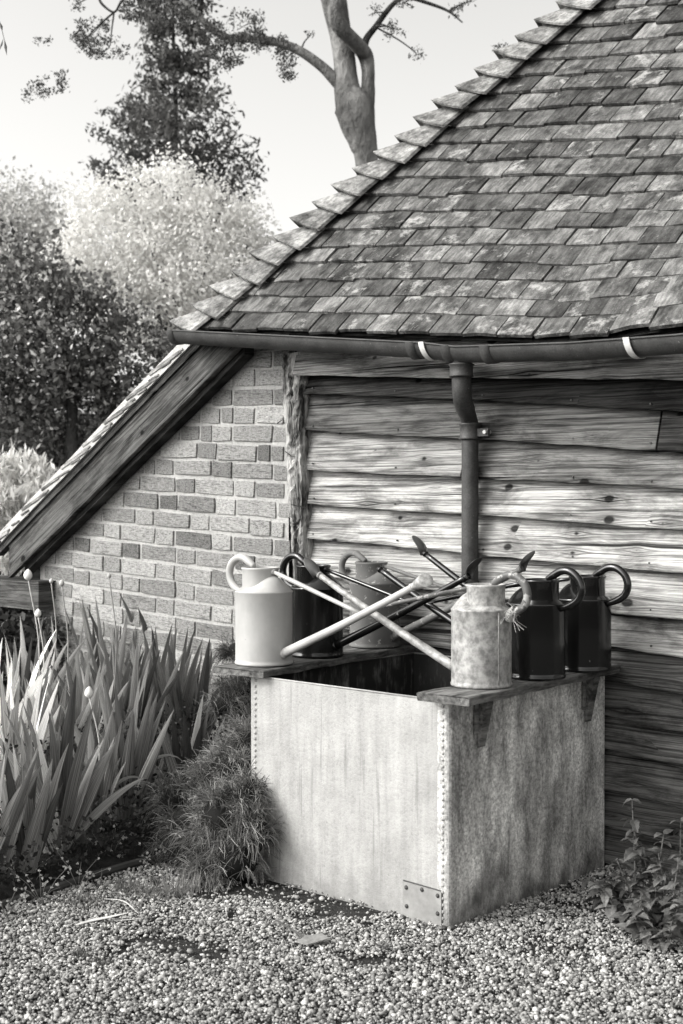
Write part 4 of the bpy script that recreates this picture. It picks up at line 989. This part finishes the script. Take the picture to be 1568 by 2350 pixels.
# ---- litter on the gravel
def ribbon(name, pts, wd, mt, label, cat, seed=0):
    P_ = smooth_path(pts, 6); rows = []; n = len(P_)
    for i, p in enumerate(P_):
        t = (P_[min(i+1, n-1)]-P_[max(0, i-1)]).normalized(); s = t.cross(Vector((0, 0, 1))).normalized(); w_ = wd*(.25+.75*math.sin(PI*min(1, .12+.88*i/(n-1))))*.5
        rows.append([p-s*w_, p+Vector((0, 0, w_*.35)), p+s*w_])
    top = MB().grid(rows); low = [[q-Vector((0, 0, .0012)) for q in rw] for rw in rows]; top.grid(low[::-1])
    return tag(obj(name, top.mesh(name, mt, True)), label, cat)
def gp3(x, y, z=.014): return Vector(atz(x, y, z))
ribbon('dead_leaf', [gp3(176,2122), gp3(210,2112), gp3(255,2103,.02), gp3(293,2095,.026)], .020, STRAW, 'long dry sword leaf lying on the gravel in front of the bed', 'dead leaf')
ribbon('straw_stalk', [gp3(240,2062,.03), gp3(285,2068,.035), gp3(318,2096,.016)], .006, STRAW, 'bent straw stalk arching over the dry leaf', 'stalk')
ribbon('straw_stalk', [gp3(262,2112), gp3(300,2110), gp3(335,2105)], .006, STRAW, 'straight straw stalk lying right of the dry leaf', 'stalk')
ribbon('twig', [gp3(860,2165,.016), gp3(880,2172,.016), gp3(905,2178,.016)], .008, IRON, 'small dark twig on the gravel in front of the cistern', 'twig')
ribbon('twig', [gp3(690,2105,.016), gp3(740,2108,.018), gp3(800,2092,.016)], .003, STRAWD, 'thin bent twig beside the bare soil patch', 'twig')
mk = thing('plant_marker', 'metal plant marker lying on the gravel, square plate on a thin stake', 'plant marker', gp3(690, 2140, 0))
o3 = gp3(690, 2140, 0)
a, b = gp3(632,2112,.020)-o3, gp3(700,2152,.024)-o3; sdv = (b-a).cross(Vector((0, 0, 1))).normalized()*.0045; up = Vector((0, 0, .003))
obj('stake', MB().hexa([a-sdv*.5, b-sdv, b+sdv, a+sdv*.5, a-sdv*.5+up, b-sdv+up, b+sdv+up, a+sdv*.5+up]).mesh('stake', m_plain('marker_stake', .09, .6)), mk)
c4p = [gp3(681,2163,.018)-o3, gp3(706,2170,.016)-o3, gp3(757,2155,.020)-o3, gp3(738,2144,.024)-o3, gp3(700,2150,.025)-o3]; up = Vector((0, 0, .0035))
obj('plate', MB().add(c4p+[p+up for p in c4p], [(4,3,2,1,0), (5,6,7,8,9)]+[(i, (i+1) % 5, 5+(i+1) % 5, 5+i) for i in range(5)]).mesh('plate', m_plain('marker_plate', .26, .55, .2, .5, .3, 60)), mk)

# ---- leafy plants at the right, before the boards
def ovate(name, L_, w_, mt, seed):
    r = random.Random(seed); rows = []; n = 7
    for i in range(n+1):
        t = i/n; wv = w_*.5*math.sin(PI*t**.72)**.8*(1-.15*t)*(1+(.10 if i % 2 else -.06)); z = L_*(.06*math.sin(PI*t)-.22*t*t); rows.append([(t*L_, -wv, z+wv*.28), (t*L_, 0, z), (t*L_, wv, z+wv*.28)])
    return MB().grid(rows).mesh(name, mt)
def m_leafsolid(name):
    x = W(name, .5, 0, .4); n = x.noise(x.co(), 60, 4, .6); x.color(x.op('MULTIPLY', x.tone(), x.mr(n, .3, .7, .6, 1.35))); x.bump(n, .3, .003); x.leafy(.25); return x.m
LS = m_leafsolid('nettle_leaf'); OV = [ovate('leaf', .062+.006*i, .036+.003*i, LS, i) for i in range(4)]
def nettle(px, foot, Y, hgt, leanx, nl, tone, label, sc_=1.0):
    A = aty(px, foot, Y); A[2] = 0; t = thing('leafy_plant', label, 'plant', A, 0, 'leafy plants before the boards at the right'); r = random.Random(px*3+foot); tone *= .72; nl += 6
    pth = smooth_path([(0, 0, 0), (leanx*.3, r.uniform(-.02, .02), hgt*.5), (leanx, r.uniform(-.04, .02), hgt)], 6); obj('stem', MB().tube(pth, .002, 5).mesh('stem', STRAWD), t)
    for k in range(nl):
        f = .12+.88*(k//2)/(max(1, nl//2-1)) if nl > 2 else 1; f = min(1, f); p = pth[min(len(pth)-1, int(f*(len(pth)-1)))]; az = (k % 2)*PI+(k//2)*1.45+r.uniform(-.5, .5)
        s = sc_*(1.05-.45*f)*r.uniform(.75, 1.15); obj('leaf', OV[r.randrange(4)], t, p, (r.uniform(-.4, .4), r.uniform(-.5, .55), az), (s, s, s), tone*r.uniform(.6, 1.5))
NE = [(1462,1990,4.15,.40,-.02,30,.13,'tallest leafy stem, its dark broad top leaves against the lowest boards'), (1500,2010,4.1,.30,.03,18,.16,'leafy stem with paired leaves right of the tallest one'),
 (1545,2020,4.0,.26,.02,18,.17,'leafy stem at the right edge of the picture'), (1420,2030,4.15,.16,-.09,12,.2,'low leafy shoot reaching left towards the cistern'),
 (1390,2030,4.3,.10,-.05,10,.12,'small leafy shoot at the cistern corner'), (1470,2060,4.0,.15,.0,16,.18,'bushy low leafy plant with a pale drooping leaf in front'),
 (1530,2085,3.92,.14,.03,18,.17,'low leafy plant nearest the gravel at the right'), (1440,2050,4.1,.12,.05,12,.13,'darker leafy shoot between the corner shoot and the tallest stem'),
 (1575,2060,3.95,.2,.02,16,.18,'leafy plant cut off by the right edge'), (1500,2040,4.2,.2,-.03,14,.12,'dark leafy shoot close against the boards')]
NE += [(1480,2000,4.25,.30,-.04,22,.10,'dark leafy stem half hidden behind the tallest one'), (1525,2045,4.1,.24,-.02,22,.15,'leafy stem between the two tall ones near the right edge'), (1455,2035,4.15,.2,-.05,20,.14,'thick leafy stem in front of the tallest one'),
 (1560,2000,4.15,.33,.0,22,.13,'tall leafy stem rising at the right edge against the boards'), (1400,2010,4.35,.13,.03,16,.10,'dark low leaves in the corner behind the cistern'), (1490,2075,3.98,.09,-.04,18,.19,'low spreading leafy plant at the gravel edge')]
for a in NE: nettle(*a)

# ============================================================ BACKGROUND TREES
def blobs_leaves(bl, n, clump_r, nclump):
    out = []; ws = np.array([b[3]*b[4]*b[5] for b in bl]) if len(bl[0]) > 5 else None; ws = ws/ws.sum()
    for b, w_ in zip(bl, ws):
        k = max(3, int(nclump*w_)); d = rng.normal(0, 1, (k, 3)); d /= np.linalg.norm(d, axis=1)[:, None]; rr = rng.uniform(.35, 1, k)[:, None]**.5; cc_ = np.array(b[:3])+d*rr*np.array(b[3:6])
        m_ = int(n*w_); idx = rng.integers(0, k, m_); out.append(cc_[idx]+rng.normal(0, clump_r, (m_, 3))*[1, 1, .8])
    return np.concatenate(out)
def pxblob(x, y, rx, ry, Y, ry_depth=None):
    c = aty(x, y, Y); s = Y/F; return (c[0], c[1], c[2], rx*s, (ry_depth or rx*s*.7), ry*s)
def trunk_tube(pts, Y, name, mt, parent, org, seg=5, dy=None):
    P_ = []; R = []
    for i, (x, y, hw, *rest_) in enumerate(pts): p = aty(x, y, Y+(rest_[0] if rest_ else 0)); P_.append(Vector(p-org)); R.append(hw*Y/F)
    sp_ = smooth_path(P_, seg); rr = np.interp(np.linspace(0, len(P_)-1, len(sp_)), range(len(P_)), R); obj(name, MB().tube(sp_, list(map(float, rr)), 12).mesh(name, mt, True), parent)
BARKP, BARKD = m_bark('pale_bark', .06, .27, 2.2), m_bark('dark_bark', .04, .09, 4)
# broad tree with the forked bare trunk, far behind the roof
Y5 = 12.5; org = aty(845, 700, Y5); org[2] = 0
t5 = thing('forked_tree', 'tall tree with a smooth grey forked trunk rising behind the tiled roof', 'tree', org)
base5 = [(850,1200,34),(849,700,30),(843,395,25),(834,330,32),(822,288,40),(813,245,47),(798,210,31),(794,172,26),(790,130,25),(782,80,25),(772,30,28),(764,-15,30),(752,-80,28),(745,-160,26)]
trunk_tube(base5, Y5, 'trunk', BARKP, t5, org)
trunk_tube([(834,262,24),(843,222,18),(845,190,15),(845,160,15),(839,128,18),(822,105,17,-.15),(797,80,17,-.3),(776,55,17,-.35),(768,26,16,-.35),(780,-4,16,-.3),(802,-55,14,-.2)], Y5, 'limb', BARKP, t5, org)
trunk_tube([(790,205,16),(768,182,14),(738,152,12),(690,118,11),(640,98,10),(585,90,9),(530,88,8),(485,66,7),(450,30,6),(425,5,5),(405,-20,4)], Y5, 'branch', BARKP, t5, org)
trunk_tube([(832,118,11),(842,88,8),(862,62,7),(885,30,6.5),(908,5,5.5),(935,-6,5),(985,8,4),(1030,26,3),(1062,52,1.5)], Y5, 'branch', BARKD, t5, org)
trunk_tube([(225,-10,3),(235,10,3),(262,28,2.5),(278,5,3),(300,-20,3)], Y5, 'branch', BARKD, t5, org)
SPR = [(620,100,40,18,330),(655,140,16,38,330),(570,55,38,30,330),(530,95,40,20,500),(510,130,22,40,300),(485,80,25,30,300),(545,140,15,15,60),(215,75,34,34,260),(250,110,45,22,300),(190,95,20,22,200),(180,8,9,14,50),(95,93,24,6,40),(115,195,26,20,110),(85,215,26,22,110),(140,180,12,22,70),(955,122,9,14,40),(1148,112,14,9,60),(885,58,25,8,50),(1045,22,16,10,40),(905,75,26,9,40),(925,8,20,6,40),(770,95,10,6,0),(712,82,8,10,22),(860,30,20,12,30),(330,20,50,30,500),(420,40,50,30,420),(1080,2,4,4,12)]
cs = []
for (x, y, rx, ry, n) in SPR:
    if not n: continue
    n = int(n*1.5); k = max(2, n//14); c = rng.uniform(-1, 1, (k, 2)); xs = x+c[:, 0]*rx; ys = y+c[:, 1]*ry; idx = rng.integers(0, k, n); Yd = Y5+rng.normal(0, .25, n)-.3
    for j in range(n):
        i = idx[j]; cs.append(aty(xs[i]+rng.normal(0, 6), ys[i]+rng.normal(0, 5), Yd[j]))
BL = [(768,182),(738,152),(690,118),(640,98),(585,90),(530,88),(485,66),(450,30),(425,5),(862,62),(885,30),(935,-6),(985,8),(1030,26),(225,-10),(262,28),(300,-20)]
for (x, y, rx, ry, n) in SPR:
    if not n or min(abs(x-q[0])+abs(y-q[1]) for q in BL) < 12: continue
    q = min(BL, key=lambda q: (x-q[0])**2+(y-q[1])**2)
    if (x-q[0])**2+(y-q[1])**2 > 115**2: continue
    mx_, my_ = (x+q[0])/2+rng.uniform(-8, 8), (y+q[1])/2-abs(rng.normal(0, 6))
    trunk_tube([(q[0], q[1], 2.2), (mx_, my_, 1.7), (x, y, 1.2), (x-rx*.7, y+ry*.5, .7)], Y5, 'twig', BARKD, t5, org, 4)
cs = np.array(cs)-org
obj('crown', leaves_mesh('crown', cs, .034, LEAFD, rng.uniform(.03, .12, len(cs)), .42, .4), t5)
# near twig of leaves at the very left edge
tw = thing('hanging_twig', 'two dark leaves hanging into the top left of the picture', 'twig', aty(-20, 40, 7.0)); ot = aty(-20, 40, 7.0)
for (x0, y0, x1, y1) in ((8,88,-2,118),(10,88,16,128),(0,50,6,72)):
    A = Vector(aty(x0, y0, 7)-ot); B = Vector(aty(x1, y1, 7)-ot); s = Vector((.008, 0, .002)); obj('leaf', MB().add([A, (A+B)/2+s, B, (A+B)/2-s+Vector((0, .006, 0))], [(0, 1, 2, 3)]).mesh('leaf', LS), tw, tone=.08)
obj('stem', MB().tube([(0, 0, 0), Vector(aty(0, 50, 7)-ot), Vector(aty(10, 90, 7)-ot)], .002, 5).mesh('stem', STRAWD), tw)
# conifer
Y1 = 17.0; org = aty(402, 900, Y1); org[2] = 0
t1 = thing('conifer_tree', 'tall dark conifer with a narrow ragged top against the sky', 'tree', org)
trunk_tube([(402,1150,16),(405,700,10),(408,400,7),(402,200,5),(398,80,4),(396,-120,2)], Y1, 'trunk', BARKD, t1, org)
hw = lambda y: float(np.interp(y, [-120,-40,60,150,200,240,300,380,450,600,800,1100], [40,70,95,90,88,125,180,210,190,90,40,40]))
cs = []
for k in range(400):
    y = -120+1150*(rng.uniform(0, 1)**.9); a = rng.uniform(0, 2*PI); h = hw(y)*rng.uniform(.75, 1.12); n = int(22+h*.42); t = rng.uniform(.12, 1, n)**.7; s = Y1/F
    c = aty(402, y, Y1)-org; L_ = h*s; px_ = t*L_*math.cos(a); py_ = t*L_*math.sin(a); pz_ = c[2]-.12*L_*np.sin(t*2.6)+.34*L_*t**3*.6
    cs.append(np.stack([c[0]+px_, py_, pz_], 1)+rng.normal(0, .055, (n, 3))*[1, 1, .75])
cs = np.concatenate(cs); print('conifer', len(cs))
obj('crown', leaves_mesh('crown', cs, .085, LEAFM, rng.uniform(.03, .22, len(cs)), .38, .2), t1)  # leaf tones lightened, distance haze put into the colour
# broadleaf masses
def tree(px, base_y, Y, bl, n, size, tones, label, cr=.10, ncl=160, trunk=None, mt=None, kindname='broadleaf_tree', asp=.55, cat='tree'):
    org = aty(px, base_y, Y); org[2] = 0; t = thing(kindname, label, cat, org, 0); L_ = blobs_leaves([pxblob(*b) for b in bl], n, cr, ncl)-org
    k = rng.integers(0, 997, 1)[0]; v = .5+.5*np.sin(L_[:, 0]*5.1+k)*np.cos(L_[:, 2]*4.3+k)*np.sin(L_[:, 1]*3.7); tn = tones[0]+(tones[1]-tones[0])*np.clip(.35*v+rng.uniform(0, .8, len(L_))**2, 0, 1); tn = np.where(rng.uniform(0, 1, len(L_)) < .16, np.minimum(tn*3, .85), tn)  # a share painted brighter, standing in for lit leaves and sky gaps
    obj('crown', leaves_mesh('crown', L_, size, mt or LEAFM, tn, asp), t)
    for q in (trunk or []): trunk_tube(q, Y, 'trunk' if q is trunk[0] else 'limb', BARKD, t, org)
    return t
Y2 = 12.0
tree(430, 1150, Y2, [(430,610,190,170,Y2),(440,425,30,30,Y2),(270,425,26,34,Y2),(520,455,34,28,Y2),(600,480,26,30,Y2),(200,520,40,30,Y2),(300,560,150,140,Y2),(560,600,90,110,Y2),(480,500,110,70,Y2),(250,500,100,90,Y2),(180,450,50,60,Y2),(330,420,50,50,Y2),(560,500,60,60,Y2),(620,600,40,60,Y2),(150,620,70,90,Y2),(400,440,110,70,Y2),(330,700,170,120,Y2+.3),(520,720,110,110,Y2),(600,560,40,50,Y2)], 29000, .046, (.70,.97),  # near-white leaf tones, sunlight put into the colour
     'wide tree with sunlight painted into its pale leaves, behind the lean-to roof', .085, 900, [[(430,1200,14),(440,900,10),(455,700,7),(480,560,5),(520,450,3)],[(440,800,8),(380,650,6),(330,520,4),(300,430,3)],[(450,760,6),(520,650,5),(570,560,3)]])
Y3 = 10.5
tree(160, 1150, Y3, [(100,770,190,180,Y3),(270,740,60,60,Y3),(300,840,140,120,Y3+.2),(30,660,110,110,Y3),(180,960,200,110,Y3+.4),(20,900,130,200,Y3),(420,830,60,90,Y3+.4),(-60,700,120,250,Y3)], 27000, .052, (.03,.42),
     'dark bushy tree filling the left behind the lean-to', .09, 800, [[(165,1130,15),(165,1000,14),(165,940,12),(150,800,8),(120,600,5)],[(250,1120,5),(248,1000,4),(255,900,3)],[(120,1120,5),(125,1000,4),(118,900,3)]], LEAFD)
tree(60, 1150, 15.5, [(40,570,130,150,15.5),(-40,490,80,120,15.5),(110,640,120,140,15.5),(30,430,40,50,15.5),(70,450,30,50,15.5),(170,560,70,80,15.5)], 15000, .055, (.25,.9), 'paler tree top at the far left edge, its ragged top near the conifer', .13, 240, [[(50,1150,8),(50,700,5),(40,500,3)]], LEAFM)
hb = thing('boundary_hedge', 'tall dark hedge closing the view behind the trees', 'hedge', (-2.5, 19.5, 0))
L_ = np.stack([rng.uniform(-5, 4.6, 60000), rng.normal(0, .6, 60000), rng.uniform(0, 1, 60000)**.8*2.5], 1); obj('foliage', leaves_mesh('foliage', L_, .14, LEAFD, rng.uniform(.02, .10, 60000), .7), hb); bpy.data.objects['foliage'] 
hb.children[0]['kind'] = 'stuff'
# bright shrub with long drooping leaves beyond the eaves of the lean-to
Y4 = 8.6; org = aty(50, 1200, Y4); org[2] = 0
t4 = thing('bright_shrub', 'pale shrub with long drooping leaves beyond the lean-to eaves', 'shrub', org)
L_ = blobs_leaves([pxblob(45,1120,80,85,Y4,.28), pxblob(-20,1130,70,90,Y4,.28), pxblob(85,1110,45,55,Y4,.2), pxblob(30,1230,80,80,Y4,.25)], 5200, .035, 300)-org
d4 = leaves_mesh('foliage', L_, .085, LEAFM, rng.uniform(.6, .95, len(L_)), .22, 1.4)
tag(obj('foliage', d4, t4), kind='stuff'); obj('stem', MB().tube([(0, 0, 0), (.02, 0, .5), (0, 0, .9)], .012, 6).mesh('stem', BARKD), t4)
# dark undergrowth between the bed and the lean-to end
L_ = np.stack([rng.uniform(-3.1, -1.45, 14000), rng.uniform(6.9, 8.0, 14000), rng.uniform(0, .72, 14000)], 1)
tag(obj('undergrowth', leaves_mesh('undergrowth', L_, .06, LEAFD, rng.uniform(.02, .09, 14000), .5)), 'dark undergrowth in the recess under the lean-to eaves', 'undergrowth', kind='stuff')
